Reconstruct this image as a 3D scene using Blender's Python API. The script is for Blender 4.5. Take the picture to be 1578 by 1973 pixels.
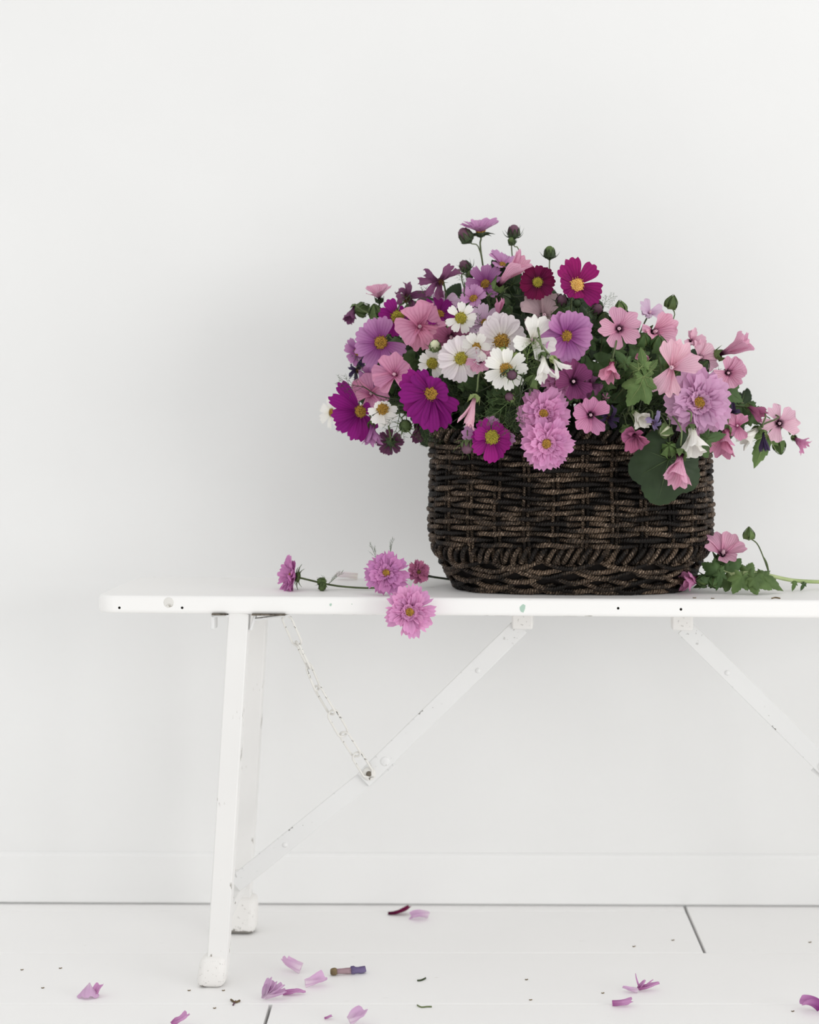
import bpy, bmesh, math, random
from mathutils import Vector, Matrix, noise

for o in list(bpy.data.objects):
    bpy.data.objects.remove(o)
scene = bpy.context.scene
C = scene.collection

# ------------------------------------------------------------------ camera
F = 3740.0            # focal length in pixels of the 1578 x 1973 frame
VX, VY = 880.0, 744.0  # principal point
CAMZ = 0.717
cam_d = bpy.data.cameras.new('camera')
cam = bpy.data.objects.new('camera', cam_d)
C.objects.link(cam)
cam.location = (0, 0, CAMZ)
cam.rotation_euler = (math.radians(90), 0, 0)
cam_d.sensor_fit = 'HORIZONTAL'
cam_d.sensor_width = 36
cam_d.lens = F / 1578 * 36
cam_d.shift_x = (789 - VX) / 1578
cam_d.shift_y = (VY - 986.5) / 1578
cam_d.clip_start = 0.05
cam_d.dof.use_dof = True
cam_d.dof.focus_distance = 2.29
cam_d.dof.aperture_fstop = 5.0
scene.camera = cam

# ------------------------------------------------------------------ light
w = bpy.data.worlds.new('world')
scene.world = w
w.use_nodes = True
bg = w.node_tree.nodes['Background']
bg.inputs[0].default_value = (0.99, 0.99, 0.985, 1)
bg.inputs[1].default_value = 0.93

def area(name, loc, target, size, size_y, power, col):
    d = bpy.data.lights.new(name, 'AREA')
    d.shape = 'RECTANGLE'
    d.size = size
    d.size_y = size_y
    d.energy = power
    d.color = col
    o = bpy.data.objects.new(name, d)
    C.objects.link(o)
    o.location = loc
    o.rotation_euler = (Vector(target) - Vector(loc)).to_track_quat('-Z', 'Y').to_euler()
    return o
area('window_light', (4.5, -1.6, 0.95), (0.0, 2.5, 0.75), 3.2, 1.9, 92, (1.0, 0.998, 0.992))

vs = scene.view_settings
vs.view_transform = 'Standard'
vs.look = 'None'
vs.gamma = 1
vs.use_curve_mapping = False
vs.exposure = 0.02

# ------------------------------------------------------------------ helpers
def P(px, py, d):
    return Vector(((px - VX) / F * d, d, CAMZ - (py - VY) / F * d))

def lin(h):
    h = h.lstrip('#')
    out = []
    for i in (0, 2, 4):
        c = int(h[i:i + 2], 16) / 255
        out.append(c / 12.92 if c <= 0.04045 else ((c + 0.055) / 1.055) ** 2.4)
    return (*out, 1)

def tag(o, label=None, cat=None, group=None, kind=None):
    if label: o['label'] = label
    if cat: o['category'] = cat
    if group: o['group'] = group
    if kind: o['kind'] = kind
    return o

def link(name, me, parent=None):
    o = bpy.data.objects.new(name, me)
    C.objects.link(o)
    if parent is not None:
        o.parent = parent
    return o

def empty(name, loc=(0, 0, 0), mat=None, label=None, cat=None, group=None):
    o = bpy.data.objects.new(name, None)
    C.objects.link(o)
    o.empty_display_size = 0.01
    if mat is not None:
        o.matrix_world = mat
    else:
        o.location = loc
    tag(o, label, cat, group)
    return o

def mesh(name, verts, faces, mat=None, uvs=None, smooth=True):
    me = bpy.data.meshes.new(name)
    me.from_pydata([tuple(v) for v in verts], [], faces)
    if uvs is not None:
        ul = me.uv_layers.new(name='uv')
        li = [0] * len(me.loops)
        me.loops.foreach_get('vertex_index', li)
        flat = []
        for i in li:
            flat.extend(uvs[i])
        ul.data.foreach_set('uv', flat)
    if smooth:
        me.polygons.foreach_set('use_smooth', [True] * len(me.polygons))
    if mat is not None:
        me.materials.append(mat)
    me.update()
    return me

class MB:
    """collects verts, faces and uvs of one mesh"""
    def __init__(s):
        s.v, s.f, s.u = [], [], []
    def grid(s, nu, nv, fn, close_u=False):
        b = len(s.v)
        for j in range(nv + 1):
            for i in range(nu + (0 if close_u else 1)):
                p, uv = fn(i / nu, j / nv)
                s.v.append(p); s.u.append(uv)
        n = nu if close_u else nu + 1
        for j in range(nv):
            for i in range(nu):
                i2 = (i + 1) % n
                s.f.append((b + j * n + i, b + j * n + i2, b + (j + 1) * n + i2, b + (j + 1) * n + i))
    def tube(s, pts, rad, k=6, closed=False, twist=0.0, lobes=0, lobe_amp=0.0, cap=True):
        n = len(pts)
        pts = [Vector(p) for p in pts]
        b = len(s.v)
        ref = None
        L = 0
        for i, p in enumerate(pts):
            if closed:
                t = pts[(i + 1) % n] - pts[i - 1]
            else:
                t = pts[min(i + 1, n - 1)] - pts[max(i - 1, 0)]
            t.normalize()
            if ref is None:
                a = Vector((0, 0, 1)) if abs(t.z) < .9 else Vector((1, 0, 0))
                ref = (a - t * a.dot(t)).normalized()
            else:
                ref = (ref - t * ref.dot(t)).normalized()
            bn = t.cross(ref)
            if i: L += (pts[i] - pts[i - 1]).length
            r0 = rad(i / max(1, n - 1)) if callable(rad) else rad
            for q in range(k):
                a = q / k * 2 * math.pi
                r = r0 * (1 + lobe_amp * math.cos(lobes * a + twist * L)) if lobes else r0
                s.v.append(p + ref * (math.cos(a) * r) + bn * (math.sin(a) * r))
                s.u.append((L, q / k))
        m = n if closed else n - 1
        for i in range(m):
            i2 = (i + 1) % n
            for q in range(k):
                q2 = (q + 1) % k
                s.f.append((b + i * k + q, b + i * k + q2, b + i2 * k + q2, b + i2 * k + q))
        if cap and not closed:
            s.f.append(tuple(b + q for q in reversed(range(k))))
            s.f.append(tuple(b + (n - 1) * k + q for q in range(k)))
    def ball(s, c, r, nu=8, nv=5, sc=(1, 1, 1)):
        c = Vector(c)
        def fn(u, v):
            a = u * 2 * math.pi; t = v * math.pi
            t = min(max(t, .03), math.pi - .03)
            return (c + Vector((math.cos(a) * math.sin(t) * r * sc[0], math.sin(a) * math.sin(t) * r * sc[1], math.cos(t) * r * sc[2])), (u, v))
        s.grid(nu, nv, fn, True)
    def lathe(s, prof, k=12):
        def fn(u, v):
            x = v * (len(prof) - 1); i = min(int(x), len(prof) - 2); f = x - i
            r = prof[i][0] * (1 - f) + prof[i + 1][0] * f
            z = prof[i][1] * (1 - f) + prof[i + 1][1] * f
            a = u * 2 * math.pi
            return (Vector((math.cos(a) * r, math.sin(a) * r, z)), (u, v))
        s.grid(k, len(prof) - 1, fn, True)
    def build(s, name, mat, parent=None, smooth=True):
        return link(name, mesh(name, s.v, s.f, mat, s.u, smooth), parent)

def box_mesh(name, size, bevel=0.0, seg=2, mat=None, cuts=0):
    bm = bmesh.new()
    bmesh.ops.create_cube(bm, size=1)
    for v in bm.verts:
        v.co = Vector((v.co.x * size[0], v.co.y * size[1], v.co.z * size[2]))
    if bevel:
        bmesh.ops.bevel(bm, geom=bm.edges[:], offset=bevel, segments=seg, affect='EDGES', profile=.5)
    me = bpy.data.meshes.new(name)
    bm.to_mesh(me); bm.free()
    if mat: me.materials.append(mat)
    if seg > 1 and bevel:
        me.polygons.foreach_set('use_smooth', [True] * len(me.polygons))
        lim = .35 * min(size[0] * size[1], size[1] * size[2], size[0] * size[2])
        for pl in me.polygons:
            if pl.area > lim and max(abs(c) for c in pl.normal) > .999: pl.use_smooth = False
    return me

def box(name, center, size, mat, parent=None, bevel=0.0, rot=None, seg=2):
    o = link(name, box_mesh(name, size, bevel, seg, mat), parent)
    o.location = center
    if rot: o.rotation_euler = rot
    return o

def bar(name, p0, p1, wid, thick, mat, parent=None, bevel=.002, side=Vector((0, 1, 0)), seg=2):
    """a bar along p0-p1; thick measured along `side`, wid across"""
    p0, p1 = Vector(p0), Vector(p1)
    t = (p1 - p0); L = t.length; t.normalize()
    y = (side - t * side.dot(t)).normalized()
    x = y.cross(t)
    o = link(name, box_mesh(name, (wid, thick, L), bevel, seg, mat), parent)
    m = Matrix((x, y, t)).transposed().to_4x4()
    m.translation = (p0 + p1) / 2
    o.matrix_local = m
    return o

# ------------------------------------------------------------------ materials
MATS = {}
def nodes_of(name):
    m = bpy.data.materials.new(name)
    m.use_nodes = True
    nt = m.node_tree
    return m, nt, nt.nodes['Principled BSDF']

def N(nt, t, **kw):
    n = nt.nodes.new(t)
    for k, v in kw.items():
        setattr(n, k, v)
    return n

def mathn(nt, op, a, b=None, c=None):
    n = nt.nodes.new('ShaderNodeMath'); n.operation = op
    for i, x in enumerate((a, b, c)):
        if x is None: continue
        if isinstance(x, (int, float)): n.inputs[i].default_value = x
        else: nt.links.new(x, n.inputs[i])
    return n.outputs[0]

def mixc(nt, f, a, b, mode='MIX'):
    n = nt.nodes.new('ShaderNodeMix'); n.data_type = 'RGBA'; n.blend_type = mode
    for s, x in ((n.inputs[0], f), (n.inputs[6], a), (n.inputs[7], b)):
        if isinstance(x, (int, float)): s.default_value = x
        elif isinstance(x, tuple): s.default_value = x
        else: nt.links.new(x, s)
    return n.outputs[2]

def noise_fac(nt, scale, coord='Object', detail=3, rough=.5, stretch=None):
    tc = N(nt, 'ShaderNodeTexCoord')
    no = N(nt, 'ShaderNodeTexNoise')
    no.inputs['Scale'].default_value = scale
    no.inputs['Detail'].default_value = detail
    no.inputs['Roughness'].default_value = rough
    src = tc.outputs[coord]
    if stretch:
        mp = N(nt, 'ShaderNodeMapping')
        mp.inputs['Scale'].default_value = stretch
        nt.links.new(src, mp.inputs[0]); src = mp.outputs[0]
    nt.links.new(src, no.inputs['Vector'])
    return no.outputs['Fac']

def ramp(nt, fac, p0, p1):
    n = N(nt, 'ShaderNodeMapRange')
    n.inputs[1].default_value = p0; n.inputs[2].default_value = p1
    n.clamp = True
    nt.links.new(fac, n.inputs[0])
    return n.outputs[0]

def bump(nt, b, h, strength, dist):
    n = N(nt, 'ShaderNodeBump')
    n.inputs['Strength'].default_value = strength
    n.inputs['Distance'].default_value = dist
    nt.links.new(h, n.inputs['Height'])
    nt.links.new(n.outputs[0], b.inputs['Normal'])

def paint(name, col, rough=.5, chips=0.0, chipcol='#6b6558', grain=None, speck=0.70, bumpd=.0005, zedge=None, var=.985, nscale=140):
    m, nt, b = nodes_of(name)
    big = noise_fac(nt, 7, detail=2)
    c = mixc(nt, ramp(nt, big, .3, .7), lin(col), tuple(x * var for x in lin(col)[:3]) + (1,))
    if chips > 0:
        f1 = noise_fac(nt, nscale, detail=3, rough=.6, stretch=grain)
        f2 = noise_fac(nt, 18, detail=2)
        k = mathn(nt, 'MULTIPLY', ramp(nt, f1, speck, speck + .03), ramp(nt, f2, .50, .60))
        k = mathn(nt, 'MULTIPLY', k, chips)
        if zedge:
            tc = N(nt, 'ShaderNodeTexCoord'); sp = N(nt, 'ShaderNodeSeparateXYZ')
            nt.links.new(tc.outputs['Object'], sp.inputs[0])
            near = ramp(nt, sp.outputs[2], zedge[1], zedge[0])
            f3 = noise_fac(nt, 70, detail=4, rough=.65, stretch=grain)
            lim = mathn(nt, 'SUBTRACT', 1.02, mathn(nt, 'MULTIPLY', near, zedge[2]))
            e = N(nt, 'ShaderNodeMath'); e.operation = 'GREATER_THAN'
            nt.links.new(f3, e.inputs[0]); nt.links.new(lim, e.inputs[1])
            k = mathn(nt, 'MAXIMUM', k, mathn(nt, 'MULTIPLY', e.outputs[0], .8))
        c = mixc(nt, k, c, lin(chipcol))
    nt.links.new(c, b.inputs['Base Color'])
    b.inputs['Roughness'].default_value = rough
    b.inputs['Specular IOR Level'].default_value = .3
    bump(nt, b, noise_fac(nt, 60, detail=4, stretch=grain or (1, 1, 1)), .35, bumpd)
    return m

M_wall = paint('wall_paint', '#efefee', .8, 0, bumpd=.0006)
M_base = paint('baseboard_paint', '#f1f1f0', .6, 0)
M_floor = paint('floor_paint', '#f8f7f6', .55, .5, '#bdb8ae', (.25, 1, 1), .73, var=.99)
M_sub = paint('subfloor_dark', '#1b1a18', .9)  # near-black slab under the planks
M_bench = paint('bench_paint', '#f6f5f3', .5, .6, '#8d8678', (.22, 1, 1), .69, zedge=(.4452, .4535, .44))
M_leg = paint('leg_paint', '#eeedeb', .5, .9, '#8b857a', (1, 1, .25), .625, var=.96)
M_cap = paint('worn_cap_paint', '#efedea', .55, .4, '#6d675e', None, .62, zedge=(-.022, .004, .58), nscale=240)
M_metal = paint('brace_paint', '#e8e8e7', .45, .9, '#6d6a63', None, .64, var=.96)
M_chain = paint('chain_paint', '#e6e4df', .4, 1, '#4f483f', None, .56)
M_dark = paint('dark_hole', '#15130f', .9)
M_rust_shade = paint('rust_and_gap_shade', '#6d655a', .7, .8, '#2f2a25', None, .5)  # rust on the rivets, also the painted shade of the hinge gaps
M_green_chip = paint('old_green_paint', '#b2ccbd', .7, .5, '#d4dad4')
M_knot = paint('knot_paint', '#e3e1dc', .6, 1, '#8f897c', None, .55)

def make_wicker():
    m, nt, b = nodes_of('seagrass')
    tc = N(nt, 'ShaderNodeTexCoord')
    sep = N(nt, 'ShaderNodeSeparateXYZ')
    nt.links.new(tc.outputs['UV'], sep.inputs[0])
    u, v = sep.outputs[0], sep.outputs[1]
    ph = mathn(nt, 'ADD', mathn(nt, 'MULTIPLY', u, 2 * math.pi / .0032), mathn(nt, 'MULTIPLY', v, 4 * math.pi))
    tw = mathn(nt, 'MULTIPLY_ADD', mathn(nt, 'SINE', ph), .5, .5)
    info = N(nt, 'ShaderNodeObjectInfo')      # each strand gets its own pattern of worn patches
    cv = N(nt, 'ShaderNodeCombineXYZ')
    nt.links.new(mathn(nt, 'MULTIPLY', u, 20.0), cv.inputs[0])
    nt.links.new(mathn(nt, 'MULTIPLY', info.outputs['Random'], 97.0), cv.inputs[1])
    nn = N(nt, 'ShaderNodeTexNoise'); nn.inputs['Scale'].default_value = 1.0; nn.inputs['Detail'].default_value = 2
    nt.links.new(cv.outputs[0], nn.inputs['Vector'])
    n1 = nn.outputs['Fac']
    n2 = noise_fac(nt, 320, detail=3)
    base = mixc(nt, ramp(nt, n1, .44, .70), lin('#150f0b'), lin('#74604e'))
    base = mixc(nt, mathn(nt, 'MULTIPLY', ramp(nt, n2, .52, .72), ramp(nt, n1, .42, .6)), base, lin('#c0a993'))
    base = mixc(nt, mathn(nt, 'MULTIPLY', mathn(nt, 'SUBTRACT', 1.0, tw), .75), base, lin('#0a0705'))
    nt.links.new(base, b.inputs['Base Color'])
    b.inputs['Roughness'].default_value = .55
    b.inputs['Specular IOR Level'].default_value = .22
    bump(nt, b, mathn(nt, 'ADD', tw, mathn(nt, 'MULTIPLY', n2, .5)), .8, .0012)
    return m
M_wicker = make_wicker()
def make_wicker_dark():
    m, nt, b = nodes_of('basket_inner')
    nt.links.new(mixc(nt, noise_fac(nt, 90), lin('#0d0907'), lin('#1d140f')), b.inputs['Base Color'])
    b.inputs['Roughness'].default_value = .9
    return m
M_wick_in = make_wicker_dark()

def petal_mat(name, tip, base, vein, vs_=.35, veins=5, base_from=.0, base_to=.55, trans=.28, dark0=None):
    m, nt, b = nodes_of(name)
    tc = N(nt, 'ShaderNodeTexCoord')
    sep = N(nt, 'ShaderNodeSeparateXYZ')
    nt.links.new(tc.outputs['UV'], sep.inputs[0])
    u, v = sep.outputs[0], sep.outputs[1]
    c = mixc(nt, ramp(nt, v, base_from, base_to), lin(base), lin(tip))
    nz = noise_fac(nt, 260, detail=2)
    ph = mathn(nt, 'MULTIPLY', mathn(nt, 'ADD', u, mathn(nt, 'MULTIPLY', nz, .05)), veins * math.pi)
    ve = mathn(nt, 'POWER', mathn(nt, 'ABSOLUTE', mathn(nt, 'COSINE', ph)), 6.0)
    fade = mathn(nt, 'SUBTRACT', 1.1, v)
    c = mixc(nt, mathn(nt, 'MULTIPLY', mathn(nt, 'MULTIPLY', ve, fade), vs_), c, lin(vein))
    if dark0:
        c = mixc(nt, ramp(nt, v, .12, .30), lin(dark0), c)
    info = N(nt, 'ShaderNodeObjectInfo')
    hs = N(nt, 'ShaderNodeHueSaturation')
    nt.links.new(c, hs.inputs['Color'])
    nt.links.new(mathn(nt, 'MULTIPLY_ADD', info.outputs['Random'], .16, .92), hs.inputs['Value'])
    nt.links.new(mathn(nt, 'MULTIPLY_ADD', info.outputs['Random'], .014, .493), hs.inputs['Hue'])
    c = hs.outputs[0]
    nt.links.new(c, b.inputs['Base Color'])
    b.inputs['Roughness'].default_value = .6
    b.inputs['Specular IOR Level'].default_value = .2
    bump(nt, b, ve, .25, .0008)
    tr = N(nt, 'ShaderNodeBsdfTranslucent')
    nt.links.new(c, tr.inputs[0])
    mx = N(nt, 'ShaderNodeMixShader'); mx.inputs[0].default_value = trans
    nt.links.new(b.outputs[0], mx.inputs[1]); nt.links.new(tr.outputs[0], mx.inputs[2])
    nt.links.new(mx.outputs[0], nt.nodes['Material Output'].inputs[0])
    return m

PM = {
 'mauve':   petal_mat('petal_mauve', '#c48abb', '#8a2f82', '#84317c', .5, base_to=.85),
 'magenta': petal_mat('petal_magenta', '#921a80', '#7b0f6b', '#4f0a47', .45),
 'violet':  petal_mat('petal_bright_magenta', '#a01e84', '#7d0f66', '#5d0a4d', .4),
 'crimson': petal_mat('petal_crimson', '#720a43', '#4d062f', '#3c0424', .4),
 'wine':    petal_mat('petal_wine', '#98196a', '#7a0f52', '#4e0836', .5),
 'white':   petal_mat('petal_white', '#f8f6f1', '#f1eee0', '#d8d2c8', .3),
 'blush':   petal_mat('petal_blush_white', '#efe6e9', '#f3efe6', '#cdbcc6', .4),
 'lilac':   petal_mat('petal_pale_lilac', '#dfc3da', '#cfa5c8', '#b88ab3', .35),
 'lavender': petal_mat('petal_lavender', '#cf9ac6', '#b0669f', '#9c5896', .45),
 'dblpink': petal_mat('petal_double_pink', '#e3a3cf', '#c46ca8', '#ad5a98', .5, 4),
 'dbllav':  petal_mat('petal_double_lavender', '#e0b1d3', '#c98bb9', '#ab6c9f', .5, 4),
 'benchpink': petal_mat('petal_bench_pink', '#d591c6', '#a3508e', '#93477f', .4, 4),
 'pink':    petal_mat('petal_pink', '#e8b1c9', '#da8fb2', '#ac527c', .85, 8, dark0='#3a0c26'),
 'palepink': petal_mat('petal_pale_pink', '#efc6d7', '#e8b2ca', '#b2648a', .8, 8, dark0='#3a0c26'),
 'shell':   petal_mat('petal_shell_pink', '#f2c4d4', '#efb6ca', '#c9749a', .6, 8),
 'rose':    petal_mat('petal_rose', '#de9cbd', '#cd79a4', '#a84a7a', .6, 7),
 'coral':   petal_mat('petal_coral_rose', '#e4a0bd', '#d980a6', '#b3557f', .6, 7),
 'deeprose': petal_mat('petal_deep_rose', '#b56a8e', '#924d71', '#6b2f50', .6, 7),
 'plum':    petal_mat('petal_plum', '#86406f', '#70305c', '#401334', .85, 8, dark0='#1d0715'),
 'mallow':  petal_mat('petal_mauve_mallow', '#d993ba', '#bd6698', '#7a2858', .7, 8, dark0='#2a0a1d'),
 'greypink': petal_mat('petal_dusky_pink', '#cdb3b8', '#b99aa2', '#a08088', .35, 7),
 'dried':   petal_mat('petal_dried_plum', '#875278', '#5c2f4e', '#41203a', .6, 6),
 'dusk':    petal_mat('petal_dusky_plum', '#6f4160', '#512a44', '#3d1d33', .5, 5),
 'indigo':  petal_mat('petal_dried_indigo', '#4a3a5c', '#32233f', '#21152d', .6, 6),
 'driedlav': petal_mat('petal_dried_lavender', '#a596bd', '#7d6b97', '#5c4b78', .5, 6),
 'fallen':  petal_mat('petal_fallen_lilac', '#dbb6d7', '#eadbe6', '#bd8cba', .45, 5),
 'offwhite': petal_mat('petal_off_white', '#efede4', '#dfe0c8', '#cfcdb9', .3, 6),
}

def plant_mat(name, a, b_, rough=.6, trans=.15, scale=60):
    m, nt, b = nodes_of(name)
    nf = noise_fac(nt, scale, detail=3)
    info = N(nt, 'ShaderNodeObjectInfo')
    c = mixc(nt, ramp(nt, nf, .3, .7), lin(a), lin(b_))
    hs = N(nt, 'ShaderNodeHueSaturation')
    nt.links.new(c, hs.inputs['Color'])
    nt.links.new(mathn(nt, 'MULTIPLY_ADD', info.outputs['Random'], .4, .8), hs.inputs['Value'])
    nt.links.new(hs.outputs[0], b.inputs['Base Color'])
    b.inputs['Roughness'].default_value = rough
    b.inputs['Specular IOR Level'].default_value = .3
    bump(nt, b, nf, .4, .001)
    if trans:
        tr = N(nt, 'ShaderNodeBsdfTranslucent')
        nt.links.new(hs.outputs[0], tr.inputs[0])
        mx = N(nt, 'ShaderNodeMixShader'); mx.inputs[0].default_value = trans
        nt.links.new(b.outputs[0], mx.inputs[1]); nt.links.new(tr.outputs[0], mx.inputs[2])
        nt.links.new(mx.outputs[0], nt.nodes['Material Output'].inputs[0])
    return m
G = {
 'stem': plant_mat('stem_green', '#4f5c3a', '#6b7752', trans=0),
 'stemdark': plant_mat('stem_dark', '#2f3a24', '#47533a', trans=0),
 'stemlight': plant_mat('stem_light', '#9aac74', '#b3c08d', trans=0),
 'calyx': plant_mat('calyx_green', '#4c5f36', '#6f8450'),
 'calyxdark': plant_mat('calyx_dark', '#2c3a22', '#46573a'),
 'calyxlight': plant_mat('calyx_light', '#8a9c5e', '#a9b67e'),
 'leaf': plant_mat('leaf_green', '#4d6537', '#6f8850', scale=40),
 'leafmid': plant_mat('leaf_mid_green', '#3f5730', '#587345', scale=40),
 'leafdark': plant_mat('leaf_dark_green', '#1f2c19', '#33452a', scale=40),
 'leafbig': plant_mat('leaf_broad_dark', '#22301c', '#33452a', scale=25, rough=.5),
 'feather': plant_mat('feathery_green', '#3b4d2b', '#5c7143'),
 'featherlight': plant_mat('feathery_light_green', '#6f8a4c', '#93a96c'),
 'budplum': plant_mat('bud_plum', '#5b3a4c', '#7d5a6b'),
 'budwhite': plant_mat('bud_white', '#e6e6cc', '#cfd4a6'),
 'budpink': plant_mat('bud_pink', '#c98aa8', '#a8648a'),
 'bit': plant_mat('dry_bit', '#8d7a58', '#5b4b34', trans=0),
 'vein': plant_mat('leaf_vein', '#46583a', '#52653f', trans=0),
 'stamen': plant_mat('stamen_pale', '#f0d6de', '#e2b7c6', trans=0),
}
def disc_mat(name, a, b_, dark):
    m, nt, b = nodes_of(name)
    nf = noise_fac(nt, 900, detail=2)
    c = mixc(nt, ramp(nt, nf, .4, .6), lin(a), lin(b_))
    k = ramp(nt, noise_fac(nt, 620, detail=1), .57, .63)
    c = mixc(nt, mathn(nt, 'MULTIPLY', k, .8), c, lin(dark))
    nt.links.new(c, b.inputs['Base Color'])
    b.inputs['Roughness'].default_value = .8
    return m
DM = {'gold': disc_mat('disc_gold', '#c0963a', '#946f26', '#2a1a0c'),
      'yellow': disc_mat('disc_yellow', '#b9a93a', '#8f8a2c', '#6a6420'),
      'pale': disc_mat('disc_pale', '#eec678', '#d9a850', '#b88838'),
      'brown': disc_mat('disc_brown', '#7a5a2c', '#4d361c', '#20150b')}

# ------------------------------------------------------------------ the room
WALL_D = 2.679
WR = math.radians(-0.8)
wall = box('wall_back', (-.03, WALL_D + .06, 1.35), (8, .10, 2.9), M_wall, None, 0, (0, 0, WR))
tag(wall, 'plain matte white painted wall behind the bench', 'wall', kind='structure')
wall.location = (-.03 - math.sin(WR) * .0, WALL_D + .0563, 1.35)
def baseboard():
    prof = [(0, .0030), (0, .066), (.0012, .0695), (.0040, .0715), (.0065, .0720), (.0065, .0030)]
    mb = MB()
    for x in (-4, 4):
        for (y, z) in prof:
            mb.v.append(Vector((x, y, z))); mb.u.append((x, z))
    n = len(prof)
    for i in range(n):
        j = (i + 1) % n
        mb.f.append((i, j, n + j, n + i))
    mb.f.append(tuple(range(n))); mb.f.append(tuple(n + i for i in reversed(range(n))))
    o = mb.build('baseboard_back', M_base, None, False)
    o.location = (-.03, WALL_D, 0)
    o.rotation_euler = (0, 0, WR)
    tag(o, 'low white painted baseboard with a moulded top at the foot of the wall', 'baseboard', kind='structure')
baseboard()

floor = box('floor', (0, 1.45, -.032), (7.0, 2.7, .02), M_sub)
tag(floor, 'white painted wooden plank floor', 'floor', kind='structure')
FM = {}
def plank(x0, x1, y0, y1):
    g = .0006
    o = link('plank', box_mesh('plank', (x1 - x0 - 2 * g, y1 - y0 - 2 * g, .022), .0012, 2, M_floor), floor)
    o.matrix_parent_inverse = Matrix.Translation(-Vector(floor.location))
    o.location = ((x0 + x1) / 2, (y0 + y1) / 2, -.011)
def floorx(px, py):
    return (px - VX) / F * (CAMZ * F / (py - VY))
J1 = floorx(1341, 1796)
J2 = floorx(516, 1953)
BG = .0013
for (y0, y1, joints) in ((2.456, 2.651, [J1]), (2.253, 2.456, [-1.35, 1.62]), (2.05, 2.253, [J2, 1.7]),
                        (1.85, 2.05, [-1.1, .66]), (1.65, 1.85, [-.31, 1.5]), (1.45, 1.65, [-1.4, .5]), (1.25, 1.45, [-.6, 1.2]),
                        (1.05, 1.25, [.1]), (.85, 1.05, [-.9, 1.1]), (.65, .85, [.4]), (.45, .65, [-.4]), (.25, .45, [.8])):
    xs = [-3.4] + joints + [3.4]
    for i in range(len(xs) - 1):
        a = xs[i] + (BG if i else 0); b = xs[i + 1] - (BG if i < len(xs) - 2 else 0)
        yy = y1
        if y0 == 2.456 and i == 1: yy = 2.692   # this board runs through to the wall
        plank(a, b, y0, yy)
plank(-3.4, J1 - BG, 2.6515, 2.692)

# ------------------------------------------------------------------ the bench
BR = math.radians(-3.5)
BX, BY = -.056, 2.30
ca, sa = math.cos(BR), math.sin(BR)
def BL(px, py, t):
    """bench-local (s, t, z) of the point at depth row t seen at px, py"""
    k = (px - VX) / F
    # world X = BX + s*ca - t*sa ; Y = BY + s*sa + t*ca
    s = (k * (BY + t * ca) - BX + t * sa) / (ca - k * sa)
    Y = BY + s * sa + t * ca
    return Vector((s, t, CAMZ - (py - VY) / F * Y))
bench = empty('bench', (BX, BY, 0), label='long white painted wooden bench with folding legs, flat braces and a chain', cat='bench')
bench.rotation_euler = (0, 0, BR)
TOPZ, BOTZ = .4665, .4452
BD = .235
S0 = BL(183, 1160, 0)[0]
SMID = (BL(1003, 1200, .12)[0] + BL(1318, 1200, .12)[0]) / 2
S1 = 2 * SMID - S0
def make_top():
    bm = bmesh.new()
    out = []
    r = .022
    cs = [(S0 + r, r, 180), (S1 - r, r, 270), (S1 - r, BD - r, 0), (S0 + r, BD - r, 90)]
    for cx, cy, a0 in cs:
        for k in range(6):
            a = math.radians(a0 + 90 * k / 5)
            out.append((cx + r * math.cos(a), cy + r * math.sin(a)))
    vs_ = [bm.verts.new((x, y, BOTZ)) for x, y in out]
    f = bm.faces.new(vs_)
    ex = bmesh.ops.extrude_face_region(bm, geom=[f])
    for v in [g for g in ex['geom'] if isinstance(g, bmesh.types.BMVert)]:
        v.co.z = TOPZ
    bmesh.ops.recalc_face_normals(bm, faces=bm.faces[:])
    es = [e for e in bm.edges if abs(e.verts[0].co.z - e.verts[1].co.z) < 1e-6]
    bmesh.ops.bevel(bm, geom=es, offset=.0045, segments=3, affect='EDGES', profile=.5)
    me = bpy.data.meshes.new('seat_plank'); bm.to_mesh(me); bm.free()
    me.materials.append(M_bench)
    me.polygons.foreach_set('use_smooth', [True] * len(me.polygons))
    for pl in me.polygons:
        if pl.area > .01: pl.use_smooth = False
    return link('seat_plank', me, bench)
make_top()

def mirror(v):
    return Vector((2 * SMID - v[0], v[1], v[2]))

def disc_part(name, c, r, h, mat, parent, axis=Vector((0, -1, 0)), k=14, dome=.5):
    mb = MB()
    mb.lathe([(r, -h), (r, 0), (r * .92, h * .35 * dome), (r * .6, h * .8 * dome), (r * .02, h * dome)], k)
    o = mb.build(name, mat, parent)
    o.matrix_local = Matrix.Translation(c) @ axis.to_track_quat('Z', 'Y').to_matrix().to_4x4()
    return o

def rounded_cap(name, c, size, mat):
    o = link(name, box_mesh(name, size, min(size) * .26, 3, mat), bench)
    me = o.data
    for v in me.vertices:               # slightly narrower at the top like a worn ferrule
        k = (v.co.z / size[2] + .5)
        v.co.x *= 1.04 - .12 * k
        v.co.x += .004 * (k - .5)
    o.location = c
    return o

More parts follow.
